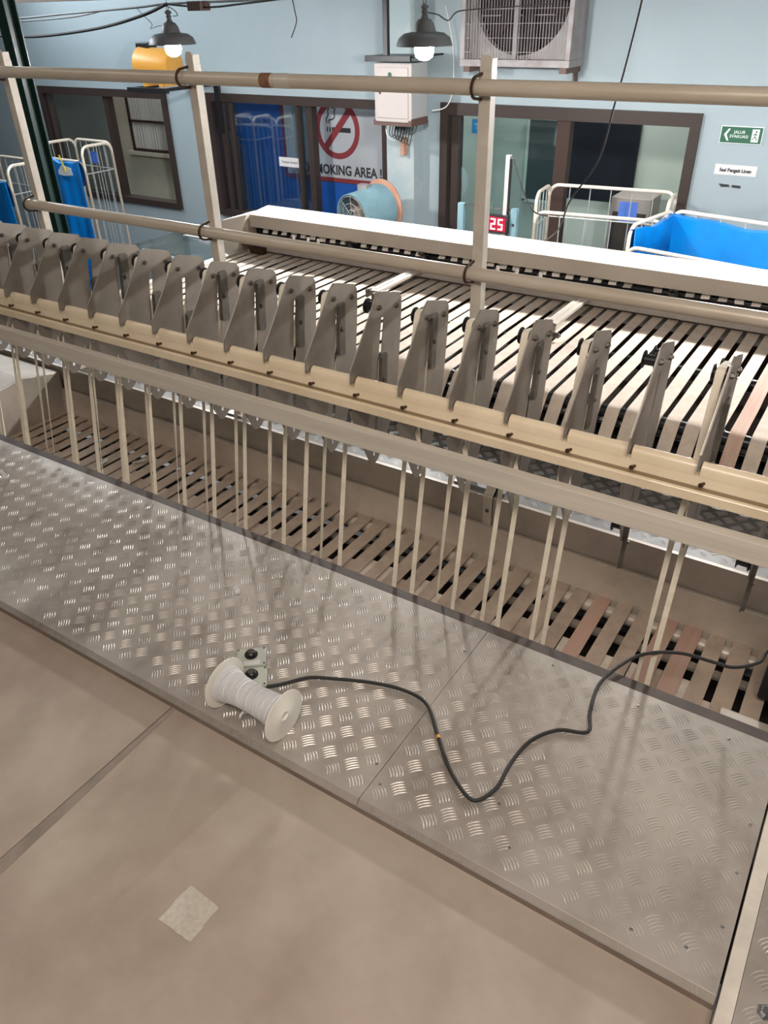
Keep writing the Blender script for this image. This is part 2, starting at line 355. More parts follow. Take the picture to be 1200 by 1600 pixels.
# ---------------------------------------------------------------- platform
P = empty('checker_plate_platform', (-1.5, 1.1, 0), 'long grey checker plate walkway between beige floor and belt pit', 'platform')
PL = Vector((1.5, -1.1, 0))
def ppart(n, bb, m, par=P, **k): o = bb.build(n, m, par, **k); o.location = PL if par is P else (0, 0, 0); return o
YB = 1.406; YF = .8075; SX = -.6135
for x0, x1 in ((-5.2, SX-.0006), (SX+.0006, .1035)):
    tp = MB()
    lip0 = (.7965, -.0115); lip1 = (.7960, -.0140)
    prof = [(YB, 0), (YF, 0), lip0, lip1, (YF, -.0035), (YB, -.0035)]
    tp.extr([(y, z) for y, z in prof], 0, x0, x1)
    pl = ppart('tread_plate', tp, TREAD, bevel=.0012)
    tb = tread_bars(x0+.003, x1-.003, YF+.004, YB-.002, 0.0)
    o = tb.build('tread_bars', TREADBAR, pl, smooth=False); o['kind'] = 'stuff'
    # bars that run over the folded lip
    LP = lambda x, t: (x, YF-.011*t-.0006, -.0115*t+.0004)
    lb = MB(); x = x0+.01; k = 0
    while x < x1-.03:
        if k % 2 == 0:
            for q in range(3): lb.add([LP(x+q*.007, .12), LP(x+q*.007+.0014, .12), LP(x+q*.007+.006, .88), LP(x+q*.007+.0046, .88)], [(0, 1, 2, 3)])
        else:
            for q in range(2): lb.add([LP(x, .30+q*.35), LP(x+.020, .20+q*.35), LP(x+.020, .30+q*.35), LP(x, .40+q*.35)], [(0, 1, 2, 3)])
        x += .030; k += 1
    o = lb.build('lip_bars', TREADBAR, pl); o['kind'] = 'stuff'
ppart('side_frame', MB().box(-5.2, .1035, .7975, .806, FZ-.03, -.0125), BEIGE2)
ppart('support_rail', MB().box(-5.2, .1035, .83, .87, -.06, -.0036), DARKIN)
ppart('edge_angle', MB().box(-5.2, .20, YB+.001, YB+.036, -.010, -.005).box(-5.2, .20, YB+.032, YB+.036, -.06, -.010), ANGLE)
ppart('edge_angle', MB().box(-5.2, .20, YB+.001, YB+.006, -.12, -.0105), ANGLE)
sc = MB()
for x, y in ((-.595, .86), (-.63, 1.31), (-.50, 1.30), (-.36, .95), (-.30, .87), (-.20, 1.36), (.04, .86), (.085, .93), (.085, 1.05), (.085, 1.17), (-.05, .84), (-.63, .90), (.0, 1.37), (-.42, 1.38)):
    sc.lathe([(.0035, 0), (.0035, .0010), (.0015, .0014)], (x, y, .0), n=10)
ppart('plate_screws', sc, CHROME)['kind'] = 'stuff'
# steel bar and further plate on the right
tag(MB().box(.108, .133, -.6, 2.0, -.03, .001).build('flat_steel_bar', POST), 'worn flat steel bar along the right end of the checker plate', 'bar')
o = empty('side_tread_plate', (.5, .8, 0), 'second checker plate beyond the steel bar at the right edge', 'platform')
MB().box(-.366, .4, -1.4, .35, -.004, -.0005).build('plate', TREAD, o)
bb = tread_bars(.136, .85, -.55, 1.14, -.0005); q = bb.build('tread_bars', TREADBAR, o); q.location = (-.5, -.8, 0); q['kind'] = 'stuff'
o = MB().lathe([(.014, 0), (.014, .002), (.008, .0022), (.008, .009), (.006, .0105)], (.176, .822, 0), n=6).build('hex_bolt', CHROME, smooth=False)
tag(o, 'hex bolt with washer on the plate at the bottom right corner', 'bolt')
# the far walkway
o = empty('far_walkway', (-1.5, 2.2, 0), 'bright checker plate walkway on the far side of the pit', 'platform')
q = MB().box(-4.4, .9, 2.02, 2.72, -.02, -.0005).build('plate', TREADFAR, o); q.location = (1.5, -2.2, 0)
q = tread_bars(-3.6, .35, 2.025, 2.5, -.0005).build('tread_bars', TREADBAR, o); q.location = (1.5, -2.2, 0); q['kind'] = 'stuff'

# ---------------------------------------------------------------- pit conveyor
PT = empty('pit_conveyor', (-1.4, 1.7, -.45), 'sunken conveyor of brown belts running under the checker plate', 'conveyor')
def pp(n, bb, m, **k): o = bb.build(n, m, PT, **k); o.location = (1.4, -1.7, .45); return o
pp('pit_floor', MB().box(-3.4, .5, 1.1, 2.1, -.45, -.44), DARKIN)
pp('far_side_sheet', MB().box(-4.4, .9, 2.005, 2.019, -.135, .0), SHEET)
pp('lower_side_sheet', MB().extr([(1.978, -.104), (1.984, -.102), (2.0, -.106), (2.0, -.30), (1.965, -.30), (1.965, -.215)], 0, -4.4, .9), SHEET2)
pp('near_side_sheet', MB().box(-3.4, .5, 1.12, 1.13, -.44, -.05), DARKIN)
pp('roller', MB().cyl((-3.3, 1.94, -.245), (.4, 1.94, -.245), .022, n=12), SHEET2, smooth=True)
pp('roller', MB().cyl((-3.3, 1.60, -.25), (.4, 1.60, -.25), .024, n=12), ROLLER, smooth=True)
pp('cross_bar', MB().box(-3.3, .4, 1.84, 1.87, -.27, -.26), SHEET)
pitch = .0699
for k in range(50):
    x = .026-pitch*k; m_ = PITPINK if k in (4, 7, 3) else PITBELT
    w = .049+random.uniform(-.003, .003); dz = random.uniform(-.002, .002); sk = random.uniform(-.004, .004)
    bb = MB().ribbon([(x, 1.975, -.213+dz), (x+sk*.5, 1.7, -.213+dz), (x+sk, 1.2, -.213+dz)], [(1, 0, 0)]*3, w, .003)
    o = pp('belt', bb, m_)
    if m_ is PITPINK: o['label'] = 'pink-edged belt'
for k in range(50):
    x = .026-pitch*(k+.5)+random.uniform(-.008, .008); y1 = 1.73+random.uniform(-.05, .03)
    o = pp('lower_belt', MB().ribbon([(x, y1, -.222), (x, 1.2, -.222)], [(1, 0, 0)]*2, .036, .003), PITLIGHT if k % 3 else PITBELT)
tag(MB().extr([(1.46, -.30), (1.99, -.30), (1.99, -.02), (1.80, .02), (1.46, -.02)], 0, -3.9, -3.12).build('machine_end_box', SHEET, bevel=.006), 'pale grey machine box closing the left end of the pit', 'box')
o = empty('belt_cover_plate', (.06, 1.56, -.19), 'flat grey cover plate over the belts at the pit right end', 'plate')
MB().box(-.10, .3, -.15, .10, -.003, .0).build('plate', SHEET, o)
MB().box(.02, .08, -.13, -.09, .0, .05).build('clamp_block', BLACKM, o, bevel=.004)
MB().tube(smooth_path([(-.05, -.10, .004), (-.02, -.08, .02), (.0, -.10, .012), (.05, -.105, .02)]), .004, 6).build('wire', CABLE, o, smooth=True)
# bracket strap on the far sheet
o = empty('mounting_strap', (-.905, 2.0, .0), 'pale bent strap with a dark bolt on the far pit side', 'bracket')
MB().extr([(.006, -.125), (.0, -.125), (-.003, -.02), (-.003, .004), (.05, .05), (.05, .055), (.0, .012), (.006, 0)], 0, -.016, .016).build('strap', POST, o)
MB().lathe([(.007, 0), (.007, .005), (.004, .007)], (0, -.001, -.05), (0, -1, 0), n=6).build('bolt', BOLT, o)
tag(MB().extr([(2.02, 0.0), (2.10, 0.0), (2.10, .01), (2.03, .012)], 0, -1.02, -.86).build('floor_bracket', TREADFAR), 'light metal foot bracket on the far walkway near the strap', 'bracket')

# ---------------------------------------------------------------- notched cream beam + grey bar
FX = lambda i: -.221-.151*(16-i)
FI = list(range(-4, 19))
BM = empty('notched_beam', (-1.4, 1.56, .49), 'cream painted notched steel channel that carries the row of fins', 'beam')
def bp_(n, bb, m, **k): o = bb.build(n, m, BM, **k); o.location = (1.4, -1.56, -.49); return o
cb = MB()
prof = [(1.555, .4865), (1.547, .4855), (1.5455, .4835), (1.5455, .4625), (1.548, .4605), (1.586, .459), (1.587, .482), (1.589, .512), (1.585, .516), (1.566, .5135), (1.561, .493), (1.577, .468), (1.557, .466), (1.557, .485)]
cb.extr(prof, 0, -3.6, .4); bp_('channel', cb, CREAM, smooth=False)
for a, c in zip(FI[:-1], FI[1:]):
    x0 = FX(a)+.0055; x1 = FX(c)-.004
    top = [(1.587, .5162), (1.5655, .5137), (1.5668, .530), (1.5715, .540), (1.580, .5445), (1.588, .542)]
    bp_('upper_lip', MB().extr(top, 0, x0, x1), CREAM, smooth=True)
for i in FI:
    s_ = MB(); x = FX(i)+.018
    s_.lathe([(.0035, -.002), (.0035, .011), (.0055, .011), (.0055, .015)], (x, 1.562, .502), (-.25, -1, .12), n=8)
    bp_('screw', s_, SCREW)
tag(MB().box(-3.6, .4, 1.45, 1.477, .412, .463).build('flat_bar', BARGREY, bevel=.002), 'long grey rectangular bar in front of the tapes, below the cream beam', 'bar')

# ---------------------------------------------------------------- fins
rows = [[(1.702, .742), (1.727, .736), (1.743, .731), (1.800, .714)],
        [(1.683, .729), (1.717, .712), (1.735, .708), (1.812, .697)],
        [(1.655, .692), (1.707, .668), (1.722, .668), (1.811, .66)],
        [(1.592, .612), (1.695, .60), (1.710, .60), (1.804, .59)],
        [(1.556, .570), (1.690, .565), (1.705, .565), (1.800, .56)],
        [(1.552, .532), (1.686, .535), (1.701, .535), (1.797, .535)],
        [(1.596, .531), (1.6855, .53), (1.7005, .53), (1.796, .53)],
        [(1.596, .458), (1.675, .455), (1.690, .455), (1.785, .455)],
        [(1.540, .452), (1.674, .45), (1.689, .45), (1.782, .445)],
        [(1.596, .325), (1.655, .325), (1.669, .325), (1.735, .325)],
        [(1.625, .262), (1.648, .265), (1.660, .265), (1.692, .265)],
        [(1.634, .244), (1.645, .237), (1.655, .237), (1.672, .244)]]
def fin_mesh():
    bm = bmesh.new(); g = [[bm.verts.new((0, y, z)) for y, z in r] for r in rows]
    for i in range(len(g)-1):
        for j in range(3):
            if j == 1 and 2 <= i <= 9: continue
            bm.faces.new((g[i][j], g[i][j+1], g[i+1][j+1], g[i+1][j]))
    r = bmesh.ops.extrude_face_region(bm, geom=bm.faces[:])
    for v in r['geom']:
        if isinstance(v, bmesh.types.BMVert): v.co.x += .003
    bmesh.ops.recalc_face_normals(bm, faces=bm.faces)
    me = bpy.data.meshes.new('plate'); bm.to_mesh(me); bm.free(); me.materials.append(FIN); return me
FIN_ME = fin_mesh()
fb = MB(); edge = [(1.727, .736), (1.702, .742), (1.683, .729), (1.655, .692), (1.592, .612), (1.556, .570), (1.552, .532)]
for (a, c) in zip(edge[1:-1], edge[2:]):
    fb.add([(-.0022, a[0], a[1]), (0, a[0], a[1]), (0, c[0], c[1]), (-.0022, c[0], c[1]), (-.0022, a[0]+.004, a[1]-.001), (0, a[0]+.004, a[1]-.001), (0, c[0]+.004, c[1]-.001), (-.0022, c[0]+.004, c[1]-.001)],
           [(0, 1, 2, 3), (7, 6, 5, 4), (0, 3, 7, 4), (1, 5, 6, 2), (0, 4, 5, 1), (3, 2, 6, 7)])
LIT_EDGE_ME = fb.mesh('lit_front_edge', FIN_EDGE_LIT)  # thin strip on the plate, coloured pale to stand for its lit edge
BOLT_ME = MB().lathe([(.0075, .003), (.0075, .0085), (.004, .0085), (.004, .012)], (0, 0, 0), (1, 0, 0), n=6).mesh('bolt', BOLT)
PUL_ME = MB().lathe([(.009, .0), (.0205, -.004), (.0205, -.0065), (.0125, -.008), (.0125, -.030), (.0205, -.0315), (.0205, -.034), (.007, -.035)], (0, 0, 0), (1, 0, 0), n=20).mesh('pulley', BLACK, True)
br = MB(); br.extr([(.0, 0), (.003, 0), (.003, -.035), (.0, -.035)], 1, 0, 0) if False else None
BR_ME = MB().extr([(-.020, .143), (-.012, .151), (.012, .152), (.020, .145), (.021, .0), (.012, -.005), (-.021, .003)], 0, .0035, .0065).box(.0065, .014, -.018, -.015, .006, .143).mesh('bracket', BRACK)
ZTOP = {0: .62, 1: .69, 2: .605, 3: .70, 4: .60, 5: .56, 6: .705, 7: .70, 8: .675, 9: .68, 10: .565, 11: .70, 12: .70, 13: .68, 14: .64, 15: .30, 16: .635, 17: .29, 18: .6, -1: .66, -2: .6, -3: .65, -4: .65}
EMPTY = (10, 15, 17)
for i in FI:
    n_ = 19-i
    st = 'with empty pulleys' if i in EMPTY else ('with bracket set high' if ZTOP[i] > .66 else 'with bracket set low')
    f = empty('guide_fin', (FX(i), 1.70, .24), f'grey steel guide fin {st}, {ORD[n_]} from the right end', 'guide fin', 'steel guide fins on the cream beam')
    L = (0, -1.70, -.24)
    place('plate', FIN_ME, f, L); place('lit_front_edge', LIT_EDGE_ME, f, L)
    for y, z in ((1.695, .700), (1.782, .682)):
        place('bolt', BOLT_ME, f, (0, y-1.70, z-.24)); place('pulley', PUL_ME, f, (-.001, y-1.70, z-.24))
    zt = ZTOP[i]; zb = zt-.15; yc = 1.652+(zt-.075-.26)*.147+.012
    bk = place('bracket', BR_ME, f, (0, yc-1.70, zb-.24)); bk.rotation_euler.x = random.uniform(-.02, .02)-.10
    place('bolt', BOLT_ME, bk, (.004, 0, .075))
    if i in (15, 17): place('pulley', PUL_ME, f, (-.001, 1.678-1.70, .262-.24))

# ---------------------------------------------------------------- tape loops
strands = {-1: [-2.771], 0: [-2.629, -2.605], 1: [-2.464], 2: [-2.320], 3: [-2.177], 4: [-2.029], 5: [-1.894, -1.876], 6: [-1.756, -1.732], 7: [-1.616, -1.590], 8: [-1.475, -1.424],
           9: [-1.330, -1.271], 10: [-1.189], 11: [-.986, -.930], 12: [-.839, -.791], 13: [-.690, -.646], 14: [-.538, -.508], 16: [-.246, -.219], -2: [-2.93], -3: [-3.07]}
for i, xs_ in strands.items():
    xf = FX(i)-.018; pts = []; dirs = []; ws = []
    def seg(x, flip, tw0, rear):
        out = []; N = 16
        for k in range(N+1):
            t = k/N; z = -.30+t*(.685+.30)
            y = 1.50+(z+.30)*.164
            if z > .35: y = 1.6066+(z-.35)*(.20 if not rear else .47)
            if rear: y += .012
            xx = x if z < .33 else x+(xf-x)*min(1, (z-.33)/.10)
            a = tw0*(1-min(1, max(0, (z+.1)/.45)))+random.uniform(-.08, .08)
            out.append(((xx, y, z), (math.cos(a), math.sin(a), 0), .0135 if z < .45 else .017))
        return out if not flip else out[::-1]
    xb = xs_[1] if len(xs_) > 1 else xs_[0]+.004
    A = seg(xs_[0], False, random.choice((-1, 1))*random.uniform(.2, 1.1), False)
    top = [((xf, 1.695-.0145*math.cos(t)*1., .700+.0145*math.sin(t)), (1, 0, 0), .019) for t in (.0, .6, 1.2, 1.6)]+[((xf, 1.782+.0145*math.cos(t), .682+.0145*math.sin(t)), (1, 0, 0), .019) for t in (1.5, .9, .3, 0)]
    B = seg(xb, True, random.choice((-1, 1))*random.uniform(.2, 1.1), True)
    allp = A+top+B if i not in (10,) else A[:-4]
    o = MB().ribbon([p[0] for p in allp], [p[1] for p in allp], [p[2] for p in allp], .0012).build('tape_loop', TAPE, smooth=True)
    tag(o, f'cream tape loop falling from the {ORD[19-i]} fin from the right into the pit' if i != 10 else 'single cream tape hanging beside the fin with empty pulleys, left of centre', 'tape', 'cream tapes hanging behind the grey bar')

# ---------------------------------------------------------------- main belt conveyor
CV = empty('belt_conveyor', (-1.4, 2.9, .0), 'wide ironer conveyor of parallel cream cotton belts', 'conveyor')
def cp(n, bb, m, **k): o = bb.build(n, m, CV, **k); o.location = (1.4, -2.9, 0); return o
cp('drive_roller', MB().cyl((-3.15, 2.48, .172), (.5, 2.48, .172), .024, n=16), ROLLER, smooth=True)
cp('support_roller', MB().cyl((-3.15, 2.955, .172), (.5, 2.955, .172), .024, n=16), ROLLER, smooth=True)
cp('lower_roller', MB().cyl((-3.15, 2.335, .035), (.5, 2.335, .035), .02, n=12), ROLLER, smooth=True)
cp('tray', MB().box(-3.2, .5, 2.53, 3.56, .10, .105), ANGLE)
cp('side_plate', MB().box(-3.22, -3.17, 2.35, 3.45, .02, .21), HOUSEF)
path = [(3.56, .198), (3.2, .198), (2.96, .199), (2.7, .1975), (2.50, .198), (2.482, .1975), (2.468, .193), (2.458, .184), (2.36, .06), (2.33, .058), (2.314, .045), (2.318, .022)]
for k in range(50):
    x = -.226+.0337+.0673*4-.0673*k; w = .0475+random.uniform(-.002, .002); dz = random.uniform(-.0015, .0015); dx = random.uniform(-.0025, .0025)
    pk = k in (4, 6, 7) if False else k in (2, 5)
    o = cp('belt', MB().ribbon([(x+dx*(1 if y > 2.8 else -1), y, z+dz) for y, z in path], [(1, 0, 0)]*len(path), w, .0025), BELTP if pk else BELT, smooth=True)
    if pk: o['label'] = 'pink-striped belt'
# ---------------------------------------------------------------- ironer housing
H = empty('ironer_housing', (-1.4, 3.5, .0), 'long white topped machine housing behind the belt conveyor', 'machine')
def hp(n, bb, m, **k): o = bb.build(n, m, H, **k); o.location = (1.4, -3.5, 0); return o
hp('top_cover', MB().extr([(3.395, .413), (3.57, .430), (3.62, .40), (3.62, .36), (3.60, .36), (3.60, .395), (3.40, .405)], 0, -3.12, .6), HOUSE, bevel=.003)
hp('front_band', MB().extr([(3.395, .412), (3.40, .345), (3.43, .335), (3.43, .34), (3.405, .35), (3.402, .405)], 0, -3.12, .6), HOUSEF)
hp('lower_panel', MB().box(-3.12, .6, 3.42, 3.43, .213, .243), PANELG)
hp('lower_panel', MB().box(-3.12, .6, 3.425, 3.435, .2445, .272), PANELG)
hp('inner_channel', MB().box(-3.12, .6, 3.50, 3.51, .2, .36).box(-3.12, .6, 3.435, 3.50, .262, .27), SHEET)
hp('back_panel', MB().box(-3.12, .6, 3.60, 3.62, -1.4, .36), HOUSE)
hp('end_cover', MB().extr([(-3.10, .42), (-3.29, .37), (-3.34, .25), (-3.34, .10), (-3.26, .10)], 1, 3.36, 3.60), HOUSE, bevel=.004)
hp('end_plate', MB().box(-3.14, -3.115, 3.38, 3.6, .12, .41), SHEET)
hp('drive_motor', MB().lathe([(.03, 0), (.035, .01), (.035, .06), (.02, .065), (.012, .10)], (-3.13, 3.36, .27), (1, -.3, 0), n=14).box(-3.12, -3.03, 3.38, 3.42, .20, .235), SCREW, smooth=True)
hp('shaft', MB().cyl((-3.12, 3.462, .312), (.6, 3.462, .312), .019, n=10), ROLLER, smooth=True)
for k in range(50):
    x = .26-.0673*k
    if k in (9, 17, 29, 33): continue
    a0 = random.uniform(-.1, .1)
    pts = [(x+random.uniform(-.003, .003)+.006*j/5, 3.462-.027*math.cos(a0+j*.5), .312+.027*math.sin(a0+j*.5)) for j in range(6)]
    hp('shaft_belt', MB().ribbon(pts, [(1, 0, .05)]*6, .036, .0025), STRIPE if k > 18 or k % 2 else PANELG, smooth=True)
for k, x in enumerate((-2.43, -1.98, -.74, -.30)):
    q = MB(); q.box(x-.018, x+.018, 3.405, 3.435, .285, .328)
    q.tube(smooth_path([(x-.01, 3.41, .325), (x-.02, 3.39, .338), (x+.005, 3.385, .345), (x+.02, 3.39, .33), (x+.015, 3.41, .31)]), .004, 6)
    hp('sensor', q, BLACK, bevel=.002)
for k, x in enumerate((-1.60, -1.50, -1.38, -2.75, -2.68, -2.85)):
    q = MB(); q.box(x-.02, x+.02, 3.44, 3.455, .28, .30); q.cyl((x, 3.44, .30), (x+.03, 3.45, .335), .006, n=8); q.box(x+.012, x+.03, 3.43, 3.45, .30, .325)
    hp('linkage', q, CHROME)
hp('scale_rod', MB().cyl((-1.72, 3.452, .332), (-.80, 3.452, .326), .006, n=8), ROLLER)
# sensor arms
for j, x in enumerate((-1.99, -1.11)):
    o = empty('sensor_arm', (x, 3.2, .27), ('left' if j == 0 else 'right')+' pale channel arm reaching out over the belts, '+('left' if j == 0 else 'right')+' of the middle rail post', 'arm', 'sensor arms over the belts')
    MB().box(-.026, .026, -.24, .215, -.003, .0).box(-.026, -.023, -.24, .215, -.012, -.003).box(.023, .026, -.24, .215, -.012, -.003).box(-.003, .002, -.22, .2, 0, .003).build('channel', HOUSEF, o)
    q = MB(); q.box(-.03, -.02, -.262, -.22, -.03, .006); q.box(.006, .022, -.268, -.235, -.06, -.004); q.cyl((.02, -.25, -.045), (.045, -.25, -.045), .012, n=12); q.cyl((-.035, -.25, .0), (-.01, -.25, .0), .008, n=10)
    q.build('sensor_head', BOLT, o, bevel=.0015)
    MB().lathe([(.007, 0), (.007, .006), (.003, .006)], (.045, -.25, -.045), (1, 0, 0), n=12).build('lens', CHROME, o)

# ---------------------------------------------------------------- guard rail
RY = 2.05
for j, x in enumerate((-3.05, -2.062, -1.012)):
    nm = ('left', 'middle', 'right')[j]
    o = empty('rail_post', (x, RY, 0), f'cream steel channel rail post, {nm} one of the three', 'post', 'posts of the guard rail')
    q = MB().extr([(-.017, 0), (.017, 0), (.017, .032), (.014, .032), (.014, .003), (-.014, .003), (-.014, .032), (-.017, .032)], 2, 0, 1.235)
    q.build('channel', POST, o, bevel=.001)
    MB().box(.014, .017, .003, .030, 1.235, 1.262).extr([(-.017, 1.235), (.017, 1.235), (.016, 1.258), (.010, 1.270), (-.010, 1.270), (-.016, 1.258)], 1, 0, .003).build('top_tab', POST, o)
    MB().box(-.04, .04, -.02, .05, -.0005, .006).build('foot', POST, o)
    for z in (.722, 1.199):
        pts = [(-.010+.0, .005, z-.030)]+[(-.012, -.028-.027*math.cos(t)*1.0+.0, z+.0255*math.sin(t)) for t in [(-PI/2)+PI*k/8 for k in range(9)]]+[(-.010, .005, z+.030)]
        MB().tube(pts, .0042, 6).build('pipe_clamp', SCREW, o, smooth=True)
for z, nm, x0 in ((1.199, 'upper', -4.2), (.722, 'lower', -3.085)):
    o = empty('guard_rail', (-1.5, RY-.022, z), f'{nm} cream pipe of the guard rail in front of the machine', 'rail', 'pipes of the guard rail')
    q = MB().cyl((x0+1.5, 0, 0), (2.0, 0, 0), .0195, n=20).build('pipe', RAIL, o, smooth=True)
    if nm == 'upper':
        MB().cyl((-.245, 0, 0), (-.205, 0, 0), .0203, n=20).build('rusty_sleeve', RUST, o, smooth=True)
        MB().cyl((-.188, 0, 0), (-.133, 0, 0), .0203, n=20).build('coupling', BARGREY, o, smooth=True)
    else:
        MB().cyl((x0+1.5-.002, 0, 0), (x0+1.5+.002, 0, 0), .0165, n=16).build('end_cap', BOLT, o)

# ---------------------------------------------------------------- spool, boxes, cable, scraps
o = empty('thread_spool', (-.94, .862, .0), 'white plastic spool of white thread lying on the platform edge', 'spool', rz=-.03)
R = .0625
def fl_prof(h0, h1): return [(.011, h0), (R-.003, h0), (R, h0+.001), (R, h1-.001), (R-.003, h1), (.011, h1)]
for sx in (-1, 1):
    q = MB(); h0 = .089; h1 = .0925
    n = 48; ax = Vector((sx, 0, 0))
    q.lathe([(.0105, h0), (R-.003, h0), (R, h0+.001), (R, h1-.001), (R-.003, h1), (.015, h1), (.013, h1+.0015), (.0105, h1+.0015), (.0105, h0)], (0, 0, R), ax, n=n, caps=False)
    fo = q.build('flange', WHITE, o, smooth=True)
q = MB(); q.lathe([(.0105, -.089), (.024, -.089), (.024, .089), (.0105, .089), (.0105, -.089)], (0, 0, R), (1, 0, 0), n=24, caps=False); q.build('core', WHITE, o, smooth=True)
pr = []; N = 64
def trad(t): return .0405-.009*math.sin(PI*min(1, max(0, t)))**.8+.004*(t < .2)*(1-t/.2)
for k in range(N*3+1):
    t = k/(N*3); rr = trad(t)+.0017*(1 if k % 3 == 1 else -.7)+.0006*math.sin(t*60)
    pr.append((rr, -.0875+.175*t))
q = MB().lathe(pr, (0, 0, R), (1, 0, 0), n=36); q.build('thread_winding', THREAD, o, smooth=True)
st = MB()
for k in range(60):
    t0 = random.uniform(.05, .9); dt = random.uniform(-.05, .05); a0 = random.uniform(0, 6.3); pts = []
    for s in range(22):
        u = s/21; t = min(.97, max(.03, t0+dt*u)); a = a0+u*4.5; rr = trad(t)+.0016
        pts.append((-.0875+.175*t, rr*math.cos(a), R+rr*math.sin(a)))
    st.tube(pts, .0009, 4)
st.tube(smooth_path([(-.015, -.02, R-.028), (-.012, -.034, R-.030), (-.016, -.036, R-.042), (-.02, -.030, R-.038), (-.014, -.026, R-.03)]), .0018, 6)
q = st.build('loose_strands', THREAD, o, smooth=True); q['kind'] = 'stuff'
for j, (x, y, rz) in enumerate(((-1.062, .988, -.87), (-1.016, .936, -.90))):
    o = empty('switch_box', (x, y, .0), ('small grey-green switch box with round black button, the farther of two behind the spool', 'small grey-green switch box with black selector knob, directly behind the spool')[j], 'switch box', rz=rz)
    MB().box(-.032, .032, -.037, .037, 0, .028).build('body', BOXG, o, bevel=.003)
    MB().lathe([(.0165, .028), (.0165, .031), (.0125, .031), (.012, .038), (.010, .040)], (-.006, .0, 0), n=20).build('button', BLACK, o, smooth=True)
    MB().lathe([(.009, .0401), (.009, .0408)], (-.006, .0, 0), n=16).build('button_cap', BOLT, o)
    q = MB()
    for a in (-.027, .027):
        for c in (-.032, .032): q.lathe([(.0025, .028), (.0025, .0286)], (a, c, 0), n=8)
    q.build('screws', BLACK, o)['kind'] = 'stuff'
    if j == 0: MB().box(.014, .030, -.018, .022, .028, .0284).build('label_plate', PAPER, o)
o = empty('floor_cable', (-.5, 1.0, .01), 'black cable snaking from the spool over the platform and pit', 'cable')
cpts = [(-.975, .93, .02), (-.95, .965, .012), (-.91, 1.02, .008), (-.86, 1.05, .006), (-.77, 1.09, .006), (-.69, 1.11, .006), (-.62, 1.10, .006), (-.55, 1.03, .006), (-.49, .97, .006), (-.43, .93, .006), (-.40, .93, .006), (-.38, .98, .006), (-.382, 1.05, .006), (-.37, 1.13, .006), (-.33, 1.19, .006), (-.272, 1.22, .006), (-.288, 1.28, .006), (-.298, 1.385, .008), (-.25, 1.51, .012), (-.17, 1.57, .014), (-.09, 1.59, .008), (-.04, 1.60, .006), (.01, 1.645, .012), (.03, 1.70, .02), (.16, 1.76, .03)]
q = MB().tube(smooth_path(cpts), .0044, 8).build('sheath', CABLE, o, smooth=True); q.location = (.5, -1.0, -.01)
q = MB().tube(smooth_path([(-.95, .964, .0125), (-.975, .94, .018), (-1.0, .925, .022)]), .0018, 6).build('yellow_core', YELLOW, o); q.location = (.5, -1.0, -.01)
q = MB().cyl((-.5475, 1.0265, .006), (-.5525, 1.0335, .006), .0052, n=8).build('tape_mark', YELLOW, o); q.location = (.5, -1.0, -.01)
tag(MB().box(.03, .16, 1.74, 1.80, -.19, .06).build('junction_block', BLACKM, bevel=.006), 'black metal block at the pit right edge where the cable ends', 'block')
def scrap(x, y, z, w, l, rz, label, m=PAPER):
    q = MB(); N = 6; vs = []
    for i in range(N+1):
        for s in (-1, 1): vs.append((s*w/2, l*(i/N-.5), .001+.002*math.sin(i*1.3)+.001*s))
    q.add(vs, [(2*i, 2*i+1, 2*i+3, 2*i+2) for i in range(N)])
    o = q.build('paper_scrap', m, loc=(x, y, z)); o.rotation_euler.z = rz
    sm = o.modifiers.new('s', 'SOLIDIFY'); sm.thickness = .0006; sm.offset = 1
    return tag(o, label, 'scrap', 'paper scraps around the pit')
scrap(-1.295, 1.19, .001, .014, .035, .9, 'small white paper scrap lying mid platform above the spool')
scrap(-2.47, 1.25, .001, .014, .05, 1.3, 'white paper strip at the far left edge of the platform')
scrap(-2.55, 1.72, -.205, .02, .045, .3, 'torn white scrap on the dark belts at the pit left end')
scrap(-2.27, 1.62, -.205, .012, .05, .5, 'thin white strip on the pit belts, second scrap from the left')
scrap(-2.05, 1.60, -.205, .02, .04, -.4, 'crumpled pale scrap on the pit belts left of centre')
scrap(-1.78, 1.55, -.205, .02, .05, -.2, 'pale scrap caught among belts nearest the pit middle')
scrap(-2.42, 1.80, -.205, .016, .06, -.6, 'long torn scrap beside the far wall of the pit')

# ---------------------------------------------------------------- green column
o = empty('green_column', (-4.33, 3.0, -1.4), 'dark green steel column rising past the left rail post', 'column')
q = MB().box(-.04, .04, -.02, -.012, 0, 4.0).box(-.04, .04, .05, .058, 0, 4.0).box(-.004, .004, -.012, .05, 0, 4.0).build('section', GREENC, o, bevel=.002)
MB().box(-.09, .09, -.08, .11, 0, .012).build('base_plate', GREENC, o)

